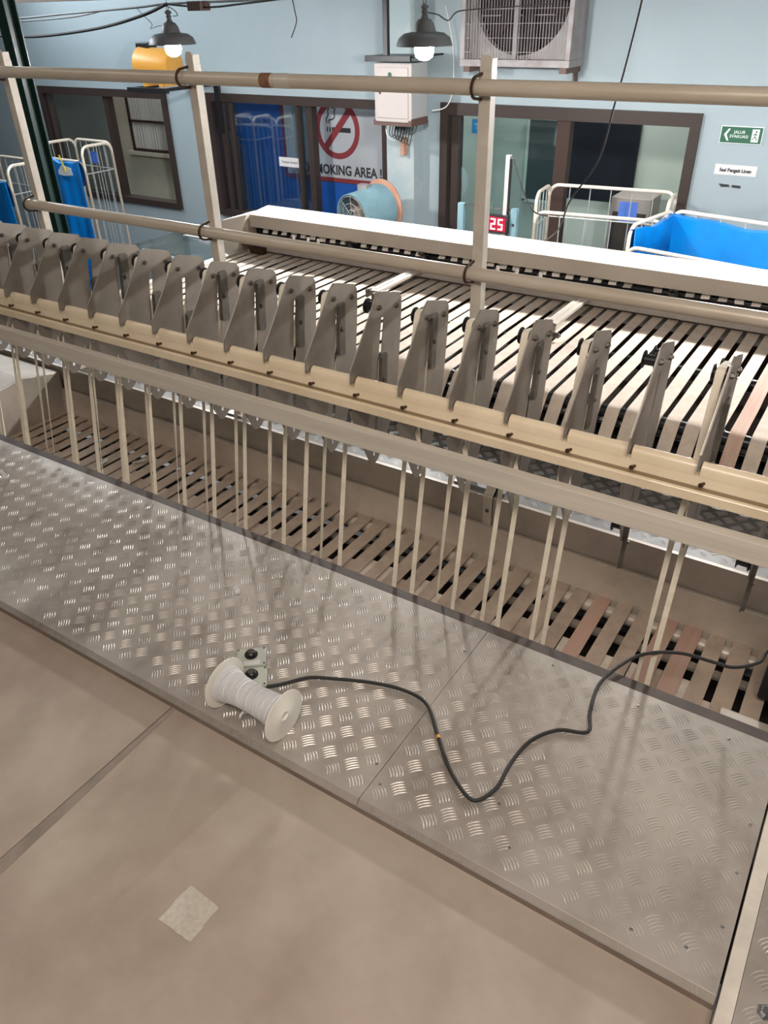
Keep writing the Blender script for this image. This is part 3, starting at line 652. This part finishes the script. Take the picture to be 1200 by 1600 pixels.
# ---------------------------------------------------------------- pendants
SHADE_ME = None
for j, x in enumerate((-6.11, -4.25, -2.39, -.53, 1.33)):
    lab = ('outside', 'left pendant lamp with dark bell shade and lit bulb, in front of the yellow blower', 'right pendant lamp with dark bell shade and lit bulb, beside the white cabinet')
    if j == 0: continue
    o = empty('pendant_lamp', (x, 4.1, 1.19), lab[j] if j < 3 else ('pendant lamp with bell shade just outside the right frame edge, nearest to the fan' if j == 3 else 'pendant lamp with bell shade far outside the right frame edge'), 'pendant lamp', 'pendant lamps in a row')
    q = MB(); prof = [(.150, .010), (.135, .045), (.105, .065), (.060, .072), (.050, .105), (.035, .125), (.020, .130)]
    q.lathe(prof, (0, 0, 0), n=32, caps=False); q.lathe([(r-.003, h-.003) for r, h in prof], (0, 0, 0), n=32, caps=False); q.build('shade', SHADE, o, smooth=True)
    MB().lathe([(.018, .128), (.020, .135), (.013, .150), (.018, .158), (.012, .170), (.022, .178), (.020, .186), (.007, .192)], (0, 0, 0), n=16).build('socket', SHADE, o, smooth=True)
    MB().tube([(.009*math.cos(t), 0, .202+.012*math.sin(t)) for t in [2*PI*k/12 for k in range(12)]], .0025, 6, True).cyl((0, 0, .212), (0, 0, .29), .0015, n=6).build('hook', SHADE, o)
    q = MB().lathe([(.001, -.060), (.022, -.057), (.043, -.043), (.052, -.018), (.050, .005), (.036, .028), (.018, .045), (.015, .068)], (0, 0, 0), n=20).build('bulb', BULB, o, smooth=True)

# ---------------------------------------------------------------- overhead wires
def wire(name, pts, r, m, label):
    return tag(MB().tube(smooth_path(pts, 8), r, 6).build(name, m, smooth=True), label, 'cable', 'overhead cables')
wire('overhead_cable', [(-7.2, 4.1, 1.24), (-6.03, 4.1, 1.248), (-5.59, 4.1, 1.243), (-4.95, 4.1, 1.287), (-4.5, 4.1, 1.354), (-4.25, 4.1, 1.415)], .010, CABLE, 'thick dark cable sagging at the top left')
wire('overhead_cable', [(-7.2, 4.12, 1.36), (-5.98, 4.12, 1.351), (-5.25, 4.12, 1.375), (-4.55, 4.12, 1.40), (-4.25, 4.12, 1.415), (-3.6, 4.12, 1.42), (-2.4, 4.12, 1.43)], .007, CABLEG, 'grey cable running nearly straight above the yellow blower')
wire('overhead_cable', [(-7.2, 4.15, 1.30), (-5.98, 4.15, 1.33), (-5.25, 4.15, 1.355), (-4.9, 4.15, 1.39)], .006, CABLEG, 'thin grey cable just below the straight one at top left')
wire('overhead_cable', [(-4.25, 4.08, 1.415), (-3.9, 4.08, 1.392), (-3.6, 4.08, 1.405), (-3.2, 4.08, 1.43)], .006, CABLE, 'black cable sagging between the two pendant lamps')
wire('overhead_cable', [(-3.26, 4.1, 1.46), (-3.24, 4.1, 1.36), (-3.235, 4.1, 1.31), (-3.28, 4.1, 1.235)], .0035, CABLE, 'short loose wire end hanging between the pendant lamps')
wire('overhead_cable', [(-.925, 3.0, 1.45), (-.926, 3.0, 1.378), (-.95, 3.0, 1.2), (-.973, 3.0, 1.07), (-1.006, 3.0, .891), (-1.099, 3.0, .738), (-1.25, 3.3, .55), (-1.6, 3.9, .30)], .0035, CABLE, 'black wire slanting down from the top in front of the sliding door')
wire('overhead_cable', [(-4.55, 4.12, 1.40), (-4.50, 4.12, 1.36), (-4.43, 4.12, 1.31), (-4.45, 4.12, 1.285), (-4.36, 4.12, 1.30), (-4.30, 4.12, 1.29)], .002, CABLEG, 'thin curly wire hanging left of the left pendant')
wire('overhead_cable', [(-4.25, 4.1, 1.405), (-4.19, 4.1, 1.38), (-4.17, 4.1, 1.355), (-4.21, 4.1, 1.35)], .0025, CABLE, 'short black wire curl right of the left pendant hook')
wire('overhead_cable', [(-2.37, 4.1, 1.345), (-2.31, 4.1, 1.335), (-2.25, 4.1, 1.31), (-2.20, 4.1, 1.345), (-2.12, 4.15, 1.355), (-1.9, 4.6, 1.37)], .003, CABLE, 'black wire looping from the right pendant to the exhaust fan')
tag(MB().box(-4.03, -3.92, 4.05, 4.14, 1.375, 1.425).build('cable_clamp_block', BROWNP, bevel=.004), 'small brown block clamping cables right of the left pendant', 'block')
tag(MB().box(-7.6, -4.0, 4.2, 4.26, 1.448, 1.50).build('overhead_bar', SHEET), 'brown grey metal bar along the top left edge', 'bar')

# ---------------------------------------------------------------- exhaust fan
EX0, EX1, EZ0 = -3.04, -2.205, 1.0
o = empty('exhaust_fan', (-2.62, 5.72, EZ0), 'large square wall exhaust fan behind a wire grille at the top', 'fan')
w2 = (EX1-EX0)/2
q = MB()
q.box(-w2, w2, 0, .27, 0, .045); q.box(-w2, w2, 0, .27, .795, .84); q.box(-w2, -w2+.035, 0, .27, .045, .795); q.box(w2-.035, w2, 0, .27, .045, .795); q.build('frame', FANG, o, bevel=.003)
# orifice panel with a round hole
q = MB(); n = 48; cz = .42; Rr = .355; vs = []; s2 = w2-.035
for k in range(n):
    a = 2*PI*k/n; c_, s_ = math.cos(a), math.sin(a); sq = 1/max(abs(c_)/s2, abs(s_)/.375)
    vs += [(Rr*c_, .10, cz+Rr*s_), (sq*c_, .10, cz+sq*s_), (Rr*c_, .16, cz+Rr*s_)]
q.add(vs, [(3*k, 3*((k+1) % n), 3*((k+1) % n)+1, 3*k+1) for k in range(n)]+[(3*k, 3*k+2, 3*((k+1) % n)+2, 3*((k+1) % n)) for k in range(n)]); q.build('orifice_panel', FANG, o)
MB().box(-s2, s2, .24, .25, .045, .795).build('back_shutter', FAND, o)
for k in range(6):
    MB().box(-s2, s2, .21, .235, .06+k*.12, .068+k*.12).build('louvre', FANG if k == 2 else FAND, o)
for k in range(6):
    a = 2*PI*k/6+.3; Mx = Matrix.Translation((0, .17, cz)) @ Matrix.Rotation(a, 4, 'Y') @ Matrix.Rotation(.5, 4, 'X')
    MB().box(.04, .33, -.003, .003, -.055, .055, Mx).build('blade', FAND, o)
MB().lathe([(.06, 0), (.06, .04), (.03, .06)], (0, .19, cz), (0, -1, 0), n=20).build('hub', FAND, o)
MB().box(-.014, .014, .02, .05, .045, .795).build('centre_strut', FANG, o, bevel=.003)
q = MB()
for k in range(36): x = -s2+2*s2*k/35; q.box(x-.0017, x+.0017, .008, .0108, .045, .795)
for k in range(9): z = .09+k*.085; q.box(-s2, s2, .005, .008, z-.0016, z+.0016)
o2 = q.build('wire_grille', FANG, o); o2['kind'] = 'stuff'
for sx in (-.36, .375):
    MB().box(sx-.025, sx+.025, .0, .27, -.035, .0).box(sx, sx+.012, .2, .27, -.13, -.035).build('mounting_foot', BROWNP, o)

# ---------------------------------------------------------------- electrical cabinet
o = empty('electrical_cabinet', (-3.545, 5.62, .62), 'white electrical cabinet with a green button on the pillar', 'cabinet')
MB().box(-.165, .165, .0, .23, 0, .40).build('body', CABS, o, bevel=.003)
MB().box(-.165, .165, -.008, -.0005, .004, .396).build('front_face', CAB, o, bevel=.003)
MB().box(-.138, .138, -.016, -.0085, .03, .372).build('door', CAB, o, bevel=.004)
MB().lathe([(.015, 0), (.015, .006), (.010, .010)], (-.02, -.016, .325), (0, -1, 0), n=16).build('green_button', SIGNG, o)
MB().lathe([(.007, 0), (.007, .006)], (-.11, -.016, .2), (0, -1, 0), n=12).build('lock', BLACKM, o)
MB().box(-.172, .172, -.018, .235, -.022, -.0005).box(-.172, -.158, -.02, -.016, -.02, .02).box(.145, .172, -.02, -.016, -.02, .02).box(.166, .172, -.016, .23, -.0005, .03).build('base_trim', BROWNP, o)
q = MB()
for k in range(7):
    x = -.09+.025*k; q.tube(smooth_path([(x, .1, -.02), (x+.005, .07, -.09), (x+.03, .08, -.11-.01*k), (x+.05, .10, -.06), (x+.055, .11, -.02)]), .006 if k in (2, 3) else .0035, 6)
q.tube(smooth_path([(.11, .05, -.02), (.115, .04, -.07), (.14, .05, -.085), (.16, .06, -.06), (.162, .08, -.02)]), .003, 6)
q.build('loose_cables', CABLE, o, smooth=True)
q = MB().tube(smooth_path([(-.14, .1, -.02), (-.11, .08, -.11), (-.06, .12, -.15), (-.03, .18, -.16)]), .004, 6).tube(smooth_path([(-.165, .1, .30), (-.20, .1, .22), (-.195, .1, .10), (-.165, .08, .06)]), .006, 6)
q.tube(smooth_path([(.17, .3, .06), (.28, .33, .09), (.33, .34, .22), (.32, .34, .5), (.25, .34, .75)]), .005, 6); q.build('white_cables', CABLEW, o, smooth=True)
MB().box(-.045, -.015, .17, .229, -.26, -.13).build('outlet_strip', ORANGE, o, bevel=.003)
o = empty('black_bracket', (-3.56, 5.60, 1.06), 'black steel bracket arm above the white cabinet', 'bracket')
q = MB(); q.box(-.20, .20, -.04, -.015, -.03, .01); q.box(-.19, .24, -.015, .39, -.004, .008); q.box(-.19, -.16, .0, .3, -.03, .0)
q.box(-.06, -.02, .0, .035, .008, .95); q.build('frame', BLACKM, o, bevel=.002)

# ---------------------------------------------------------------- yellow blower on bracket
o = empty('yellow_blower', (-5.94, 5.5, .86), 'yellow cylindrical blower on a black wall bracket behind left pendant', 'blower')
q = MB().lathe([(.08, -.17), (.125, -.165), (.135, -.155), (.135, .17), (.12, .20), (.05, .21)], (0, 0, .12), (.98, .15, -.05), n=28); q.build('drum', YELLOW, o, smooth=True)
MB().lathe([(.018, 0), (.018, .006)], (-.11, -.128, .09), (0, -1, 0), n=12).build('port', BLACKM, o)
MB().box(-.17, -.02, -.05, .06, .245, .29).build('terminal_box', BLACKM, o, bevel=.006)
MB().box(-.10, -.06, -.1, .1, -.04, .0).box(.10, .14, -.1, .1, -.04, .0).build('feet', YELLOW, o)
o = empty('blower_bracket', (-5.92, 5.5, .80), 'black angle bracket fixed to the wall under the yellow blower', 'bracket')
MB().box(-.27, .22, -.16, -.12, -.025, .015).box(-.24, -.20, -.12, .498, -.01, .015).box(.17, .21, -.12, .498, -.01, .015).build('arm', BLACKM, o, bevel=.002)
MB().box(.19, .24, .46, .498, -.40, -.01).build('wall_leg', BLACKM, o, bevel=.002)

# ---------------------------------------------------------------- blue duct fan
o = empty('duct_fan', (-3.64, 5.42, .0), 'light blue cylindrical duct fan with faded orange rim by the poster', 'fan')
ax = Vector((.22, .97, .06)).normalized()
MB().lathe([(.163, -.22), (.170, -.22), (.172, -.10), (.174, -.05), (.185, -.01), (.188, .08), (.18, .12)], (0, 0, 0), ax, n=36, caps=False).build('barrel', BLUEF, o, smooth=True)
MB().lathe([(.165, .115), (.210, .12), (.215, .13), (.210, .145), (.165, .15)], (0, 0, 0), ax, n=40, caps=False).build('orange_rim', ORANGE, o, smooth=True)
u_, w_ = frame_of(ax); q = MB()
for rr in (.05, .10, .153): q.tube([(-ax*.218)+(u_*math.cos(2*PI*k/24)+w_*math.sin(2*PI*k/24))*rr for k in range(24)], .003, 5, True)
for k in range(8):
    a = 2*PI*k/8; q.cyl(-ax*.218, -ax*.218+(u_*math.cos(a)+w_*math.sin(a))*.158, .003, n=5)
q.build('inlet_grille', FANG, o)['kind'] = 'stuff'
for k in range(5):
    a = 2*PI*k/5; d = u_*math.cos(a)+w_*math.sin(a); e = ax.cross(d)
    q = MB(); c0 = -ax*.12+d*.03; c1 = -ax*.12+d*.13
    q.add([c0-e*.02-ax*.01, c0+e*.02+ax*.01, c1+e*.05+ax*.015, c1-e*.05-ax*.015, c0-e*.02-ax*.006, c0+e*.02+ax*.014, c1+e*.05+ax*.019, c1-e*.05-ax*.011], [(0, 1, 2, 3), (7, 6, 5, 4), (0, 4, 5, 1), (1, 5, 6, 2), (2, 6, 7, 3), (3, 7, 4, 0)]); q.build('blade', SHEET, o)
MB().lathe([(.04, -.14), (.045, -.10), (.045, .0)], (0, 0, 0), ax, n=16).build('hub', SHEET, o)
MB().box(-.09, .0, -.06, .0, .155, .20).build('top_bracket', FANG, o)
q = MB(); q.box(-.06, -.03, -.06, -.03, -1.46, -.15); q.box(.05, .08, .05, .08, -1.46, -.16); q.box(-.2, .25, -.1, .2, -1.46, -1.44); q.build('stand', BLUEF, o)

# ---------------------------------------------------------------- counter panel frame
o = empty('counter_stand', (-2.2, 4.6, -1.4), 'light blue framed stand carrying the red digit counter', 'stand')
MB().box(-.225, -.185, 0, .03, 0, 1.72).build('leg', BLUEF, o); MB().box(.145, .185, 0, .03, 0, 1.72).build('leg', BLUEF, o)
MB().cyl((-.20, .015, 1.71), (.16, .015, 1.71), .007, n=10).cyl((-.2, .015, 1.55), (.16, .015, 1.55), .007, n=10).build('cross_rod', CHROME, o)
MB().box(.095, .120, -.01, .02, 1.3, 2.02).build('mast', PANELG, o); MB().box(.12, .125, -.01, .02, 1.3, 2.0).build('mast_edge', BLACKM, o)
MB().lathe([(.008, 0), (.008, .004)], (.165, 0, 1.625), (0, -1, 0), n=12).build('knob', BLACKM, o)
MB().tube(smooth_path([(.02, .0, 1.745), (.015, -.01, 1.72), (.025, -.012, 1.69), (.03, -.01, 1.66)]), .003, 6).build('hook', SIGNG, o)
MB().tube(smooth_path([(.115, .0, 2.01), (.15, -.02, 2.0), (.20, -.03, 1.90), (.26, -.03, 1.78), (.32, -.03, 1.72), (.40, -.03, 1.71)]), .0045, 6).build('cable', CABLE, o, smooth=True)
o = empty('digit_counter', (-2.135, 4.575, .17), 'black counter display showing 25 in glowing red digits', 'display')
MB().box(-.075, .075, 0, .03, 0, .112).build('case', BLACK, o, bevel=.004)
MB().box(-.062, .062, -.002, 0, .012, .098).build('screen', LEDB, o)
SEG = {'2': 'abged', '5': 'afgcd'}
def seg7(ch, ox, par):
    w, h, t = .032, .066, .0075; z0 = .022; q = MB()
    S = {'a': (0, w, h-t, h), 'g': (0, w, h/2-t/2, h/2+t/2), 'd': (0, w, 0, t), 'f': (0, t, h/2, h), 'b': (w-t, w, h/2, h), 'e': (0, t, 0, h/2), 'c': (w-t, w, 0, h/2)}
    for c in SEG[ch]:
        a = S[c]; q.box(ox+a[0], ox+a[1], -.0035, -.002, z0+a[2], z0+a[3])
    q.build('digit', LED, par)
seg7('2', -.040, o); seg7('5', .010, o)

# ---------------------------------------------------------------- signs
o = empty('evacuation_sign', (-1.065, WY-.012, .618), 'green evacuation route sign with white arrow and running figure', 'sign')
MB().box(-.128, .128, 0, .012, -.048, .048).build('board', SIGNG, o); MB().box(-.132, .132, .002, .0118, -.052, .052).build('border', SIGNW, o)
q = MB()
for s in (1, -1): q.add([(-.108, -.001, 0), (-.092, -.001, 0), (-.072, -.001, s*.036), (-.084, -.001, s*.036), ], [(0, 1, 2, 3)])
q.build('arrow', SIGNW, o)
text_mesh('lettering', 'JALUR\nEVAKUASI', .026, wallM(-.012, -.0012, .004), SIGNW, o, .0003)
MB().box(.066, .110, -.0012, 0, -.038, .038).build('figure_panel', SIGNW, o)
q = MB(); q.lathe([(.006, 0), (.006, .0008)], (.092, -.0014, .024), (0, -1, 0), n=10)
for a, c in (((.088, .016), (.086, -.006)), ((.088, .012), (.075, .004)), ((.088, .012), (.100, .004)), ((.086, -.006), (.098, -.014)), ((.098, -.014), (.096, -.028)), ((.086, -.006), (.078, -.020)), ((.078, -.020), (.070, -.024))):
    q.cyl((a[0], -.002, a[1]), (c[0], -.002, c[1]), .0028, n=6)
q.build('running_figure', SIGNG, o)
o = empty('wall_notice', (-1.055, WY-.004, .40), 'white paper notice with slanted black words below the green sign', 'notice', 'paper notices on the wall')
MB().box(-.135, .135, 0, .003, -.03, .035).build('sheet', PAPER, o)
text_mesh('lettering', 'Sesi Pengait Linen', .030, wallM(0, -.0012, .0), INK, o, .0004, sx=.95, off=.0012)
o = empty('torn_notice', (-1.07, WY-.004, .30), 'torn black strip of an old notice low on the right wall', 'notice')
MB().extr([(-.075, .012), (-.01, .010), (.0, -.004), (-.055, -.008)], 1, 0, .003).extr([(.012, .010), (.07, .008), (.07, -.008), (.014, -.006)], 1, 0, .003).build('strip', INK, o)
o = empty('meeting_sign', (-3.01, WY+.048, .575), 'small blue sign with two white words in the sliding door', 'sign')
MB().box(-.075, .085, 0, .004, -.055, .045).build('board', SIGNB, o)
text_mesh('lettering', 'MEETING\nROOM', .028, wallM(.005, -.0008, -.005), SIGNW, o, .0003)
o = empty('glass_notice', (-4.935, WY+.012, .185), 'small white paper notice stuck on the blue window pane', 'notice')
MB().box(-.125, .125, 0, .002, -.04, .04).build('sheet', PAPER, o)
text_mesh('lettering', 'Tempat Sampah', .030, wallM(0, -.0008, 0), INK, o, .0003)
o = empty('small_wall_notice', (-6.02, WY-.004, -.12), 'pale paper pinned on the wall left of the middle window', 'notice')
MB().box(-.04, .04, 0, .003, -.14, .14).build('sheet', SIGNW, o); MB().box(-.025, .025, -.001, 0, -.02, .02).build('print', POSTR, o)
# no smoking poster on the board
PY = 6.352
o = empty('no_smoking_poster', (-4.62, PY, .435), 'grey no smoking area poster with red ring on blue board', 'poster')
MB().box(-.62, .64, -.002, .006, -.415, .55).build('field', POSTG, o)
MB().box(-.66, .68, -.0015, .0065, -.455, -.415).box(-.66, -.62, -.0015, .0065, -.415, .55).build('border', POSTR, o)
q = MB(); n = 48; Ro, Ri = .250, .198
vs = [];
for k in range(n):
    a = 2*PI*k/n; vs += [(Ro*math.cos(a), -.003, Ro*math.sin(a)), (Ri*math.cos(a), -.003, Ri*math.sin(a))]
q.add(vs, [(2*k, 2*((k+1) % n), 2*((k+1) % n)+1, 2*k+1) for k in range(n)])
a = .84; dx, dz = math.cos(a), math.sin(a); hw = .030
q.add([(dx*.22-dz*hw, -.0036, dz*.22+dx*hw), (dx*.22+dz*hw, -.0036, dz*.22-dx*hw), (-dx*.22+dz*hw, -.0036, -dz*.22-dx*hw), (-dx*.22-dz*hw, -.0036, -dz*.22+dx*hw)], [(0, 1, 2, 3)])
q.build('red_ring', POSTR, o)
q = MB(); q.box(-.06, .15, -.0028, -.002, -.022, .018).box(-.09, -.075, -.0028, -.002, -.022, .018).box(-.12, -.105, -.0028, -.002, -.022, .018)
def band(pts, w): 
    for a_, c_ in zip(pts[:-1], pts[1:]):
        d = Vector((c_[0]-a_[0], c_[1]-a_[1])).normalized(); nn = Vector((-d.y, d.x))*w/2
        q.add([(a_[0]+nn.x, -.0028, a_[1]+nn.y), (c_[0]+nn.x, -.0028, c_[1]+nn.y), (c_[0]-nn.x, -.0028, c_[1]-nn.y), (a_[0]-nn.x, -.0028, a_[1]-nn.y)], [(0, 1, 2, 3)])
band([(-.115, .05), (-.12, .09), (-.10, .105), (-.095, .13), (-.10, .155), (-.08, .175)], .012)
band([(-.09, .05), (-.09, .075), (-.04, .085), (-.02, .11), (-.03, .14), (-.015, .165), (-.035, .185), (-.055, .175)], .012)
q.build('cigarette', INK, o)
text_mesh('lettering', 'NO SMOKING AREA !', .118, wallM(.485, -.0032, -.350), INK, o, .0005, align='RIGHT', sx=.88, off=.0035)

# ---------------------------------------------------------------- trolleys
def cage_panel(mb, wires, a, c, z0, z1, r=.012, rc=.07, n=6, mid=None):
    """vertical rounded hoop from ground point a to ground point c"""
    a = Vector(a); c = Vector(c); d = (c-a).normalized(); pts = [a+Vector((0, 0, z0))]
    for k in range(7): t = PI/2*k/6; pts.append(a+d*(rc-rc*math.cos(t))+Vector((0, 0, z1-rc+rc*math.sin(t))))
    for k in range(7): t = PI/2*k/6; pts.append(c-d*(rc-rc*math.sin(t))+Vector((0, 0, z1-rc+rc*math.cos(t))))
    pts.append(c+Vector((0, 0, z0))); mb.tube(pts, r, 8)
    for k in range(1, n+1): p = a+(c-a)*(k/(n+1)); wires.cyl(p+Vector((0, 0, z0)), p+Vector((0, 0, z1)), .004, n=6)
    for zz in (mid or []): wires.cyl(a+Vector((0, 0, zz)), c+Vector((0, 0, zz)), .005, n=6)
def sheet_bag(name, m, parent, A, B, z_top, z_bot, sag=.03, ny=22, nx=40, seed=1, off=(0, 0)):
    rnd = random.Random(seed); ph = [rnd.uniform(0, 6) for _ in range(5)]
    A = Vector(A); B = Vector(B); d = B-A; nrm = Vector((d.y, -d.x, 0)).normalized(); q = MB(); vs = []
    for j in range(ny+1):
        t = j/ny; z = z_top+(z_bot-z_top)*t
        for i in range(nx+1):
            s = i/nx; f = .016*math.sin(s*9+ph[0]+t*1.5)+.008*math.sin(s*23+ph[1]+t*3)+.01*math.sin(t*5+s*4+ph[2]); zz = z-sag*math.sin(PI*s)*(1-t)+.006*math.sin(s*14+ph[3])*(1-t)
            p = A+d*s+nrm*(.02+f*(.3+t)); vs.append((p.x, p.y, zz))
    k = nx+1
    # fold over the rail at the top
    base = len(vs)
    for i in range(nx+1):
        x, y, z = vs[i]; vs.append((x-nrm.x*.04, y-nrm.y*.04, z+.008))
    for i in range(nx+1):
        x, y, z = vs[i]; vs.append((x-nrm.x*.05, y-nrm.y*.05, z-.20))
    fs = [(j*k+i, j*k+i+1, (j+1)*k+i+1, (j+1)*k+i) for j in range(ny) for i in range(nx)]
    fs += [(i, base+i, base+i+1, i+1) for i in range(nx)]+[(base+i, base+k+i, base+k+i+1, base+i+1) for i in range(nx)]
    q.add(vs, fs); o = q.build(name, m, parent, smooth=True); s = o.modifiers.new('s', 'SOLIDIFY'); s.thickness = .003; return o
def trolley(label, cx, cy, w, d, rz, ztop, liner=None, cards=(), zl=None, seed=1, hi_back=0):
    o = empty('laundry_trolley', (cx, cy, -1.4), label, 'trolley', 'laundry trolleys by the wall', rz)
    H_ = ztop+1.4; t = MB(); w_ = MB()
    c = [(-w/2, -d/2, 0), (w/2, -d/2, 0), (w/2, d/2, 0), (-w/2, d/2, 0)]
    hb = H_+hi_back
    cage_panel(t, w_, c[3], c[2], .15, hb, n=5, mid=[hb-.22, .8])
    cage_panel(t, w_, c[0], c[3], .15, H_, n=3, mid=[H_-.22, .8]); cage_panel(t, w_, c[1], c[2], .15, H_, n=3, mid=[H_-.22, .8])
    zf = H_-.12
    cage_panel(t, w_, c[0], c[1], .15, zf, n=4, mid=[.5])
    t.build('cage_frame', CAGE, o, smooth=True); w_.build('cage_wires', WIRE, o)
    MB().box(-w/2, w/2, -d/2, d/2, .13, .15).build('base_tray', CARD, o)
    for x in (-w/2+.05, w/2-.05):
        for y in (-d/2+.05, d/2-.05): MB().cyl((x-.015, y, .055), (x+.015, y, .055), .055, n=16).box(x-.02, x+.02, y-.01, y+.01, .06, .13).build('caster', BLACK, o)
    if liner:
        for a, b_ in liner: sheet_bag('blue_liner', BLUEB, o, a, b_, (zl if zl else zf)+.0, .3, seed=seed)
    for (x, y, z, s) in cards: 
        MB().box(x-s/2, x+s/2, y-.003, y+.003, z-s*.55, z+s*.55).build('blue_card', CARD, o)
    return o
# right side
trolley('empty cream cage trolley with a blue card, behind the blue liner', -1.78, 5.56, .88, .34, .12, .27, None, [(.12, .25, 1.50, .13)])
trolley('cream cage trolley draped in a blue plastic liner at the right', -.85, 4.98, .94, .54, -.2, .25, [((-.47, .25, 0), (.47, .25, 0)), ((-.46, .27, 0), (-.46, -.27, 0))], zl=1.635, seed=3)
trolley('cream cage trolley behind the draped one at the right frame edge', -.25, 5.70, .80, .36, .1, .27)
# left side
trolley('tall cream cage trolley with blue liner left of the left window', -6.47, 4.90, .52, .32, -.03, .40, [((-.22, -.18, 0), (.24, -.18, 0))], [(.0, .15, 1.66, .09)], zl=1.69, seed=5)
trolley('cream cage trolley with crumpled blue liner at the left frame edge', -6.72, 4.28, .62, .32, -.03, .32, [((-.31, -.18, 0), (.29, -.18, 0))], [(.1, -.24, 1.15, .2)], zl=1.61, seed=8)
o = empty('yellow_clip', (-.42, 4.62, .20), 'bright yellow plastic handle clip on the blue liner at the right edge', 'clip')
MB().tube(smooth_path([(-.06, 0, .0), (-.03, 0, .02), (.05, 0, .02), (.07, 0, .0)]), .012, 8).tube(smooth_path([(.0, 0, .02), (-.005, 0, -.06), (-.02, 0, -.13), (-.03, 0, -.15)]), .010, 8).tube(smooth_path([(-.07, 0, -.09), (-.045, 0, -.12), (-.02, 0, -.14)]), .009, 8).build('handle', YCLIP, o, smooth=True)
o = empty('label_tag', (-6.40, 4.66, .22), 'white cardboard tag with a yellow tie on the left blue liner', 'tag')
MB().extr([(-.10, -.05), (-.02, -.055), (.09, -.045), (.08, .015), (-.04, .03), (-.10, -.02)], 1, 0, .004).build('card', PAPER, o)
MB().box(-.004, .012, -.006, -.002, -.02, .12, Matrix.Rotation(-.3, 4, 'Y')).build('tie', YCLIP, o)

# ---------------------------------------------------------------- left table / washer
o = empty('folding_table', (-5.45, 5.25, -1.4), 'dark glossy work table below the left window', 'table')
MB().box(-.55, .52, -.40, .40, .93, .96).build('tabletop', STEELT, o, bevel=.006)
MB().box(-.58, .58, -.46, -.405, .90, .95).build('front_rail', TABLEG, o, bevel=.004)
for x in (-.5, .5):
    for y in (-.35, .35): MB().box(x-.03, x+.03, y-.03, y+.03, 0, .93).build('leg', TABLEG, o)
q = MB(); rnd = random.Random(4); vs = []; n1, n2 = 14, 8
for j in range(n2+1):
    for i in range(n1+1):
        e = math.sin(PI*i/n1)*math.sin(PI*j/n2); vs.append((-.20+.4*i/n1, -.12+.24*j/n2, .005+e*(.05+rnd.uniform(-.03, .03))))
q.add(vs, [(j*(n1+1)+i, j*(n1+1)+i+1, (j+1)*(n1+1)+i+1, (j+1)*(n1+1)+i) for j in range(n2) for i in range(n1)]); o = q.build('crumpled_cloth', PAPER, loc=(-5.62, 5.5, -.44)); tag(o, 'crumpled white plastic sheet lying on the dark table', 'sheet')
o = empty('blue_tub', (-3.62, 4.6, -1.4), 'lilac plastic container peeking above the machine housing', 'container')
MB().lathe([(.03, 0), (.035, .02), (.036, 1.44), (.043, 1.45), (.041, 1.475), (.03, 1.48)], (0, 0, 0), n=20).build('body', mat('lilac_plastic', (.20, .22, .55), .4), o, smooth=True)
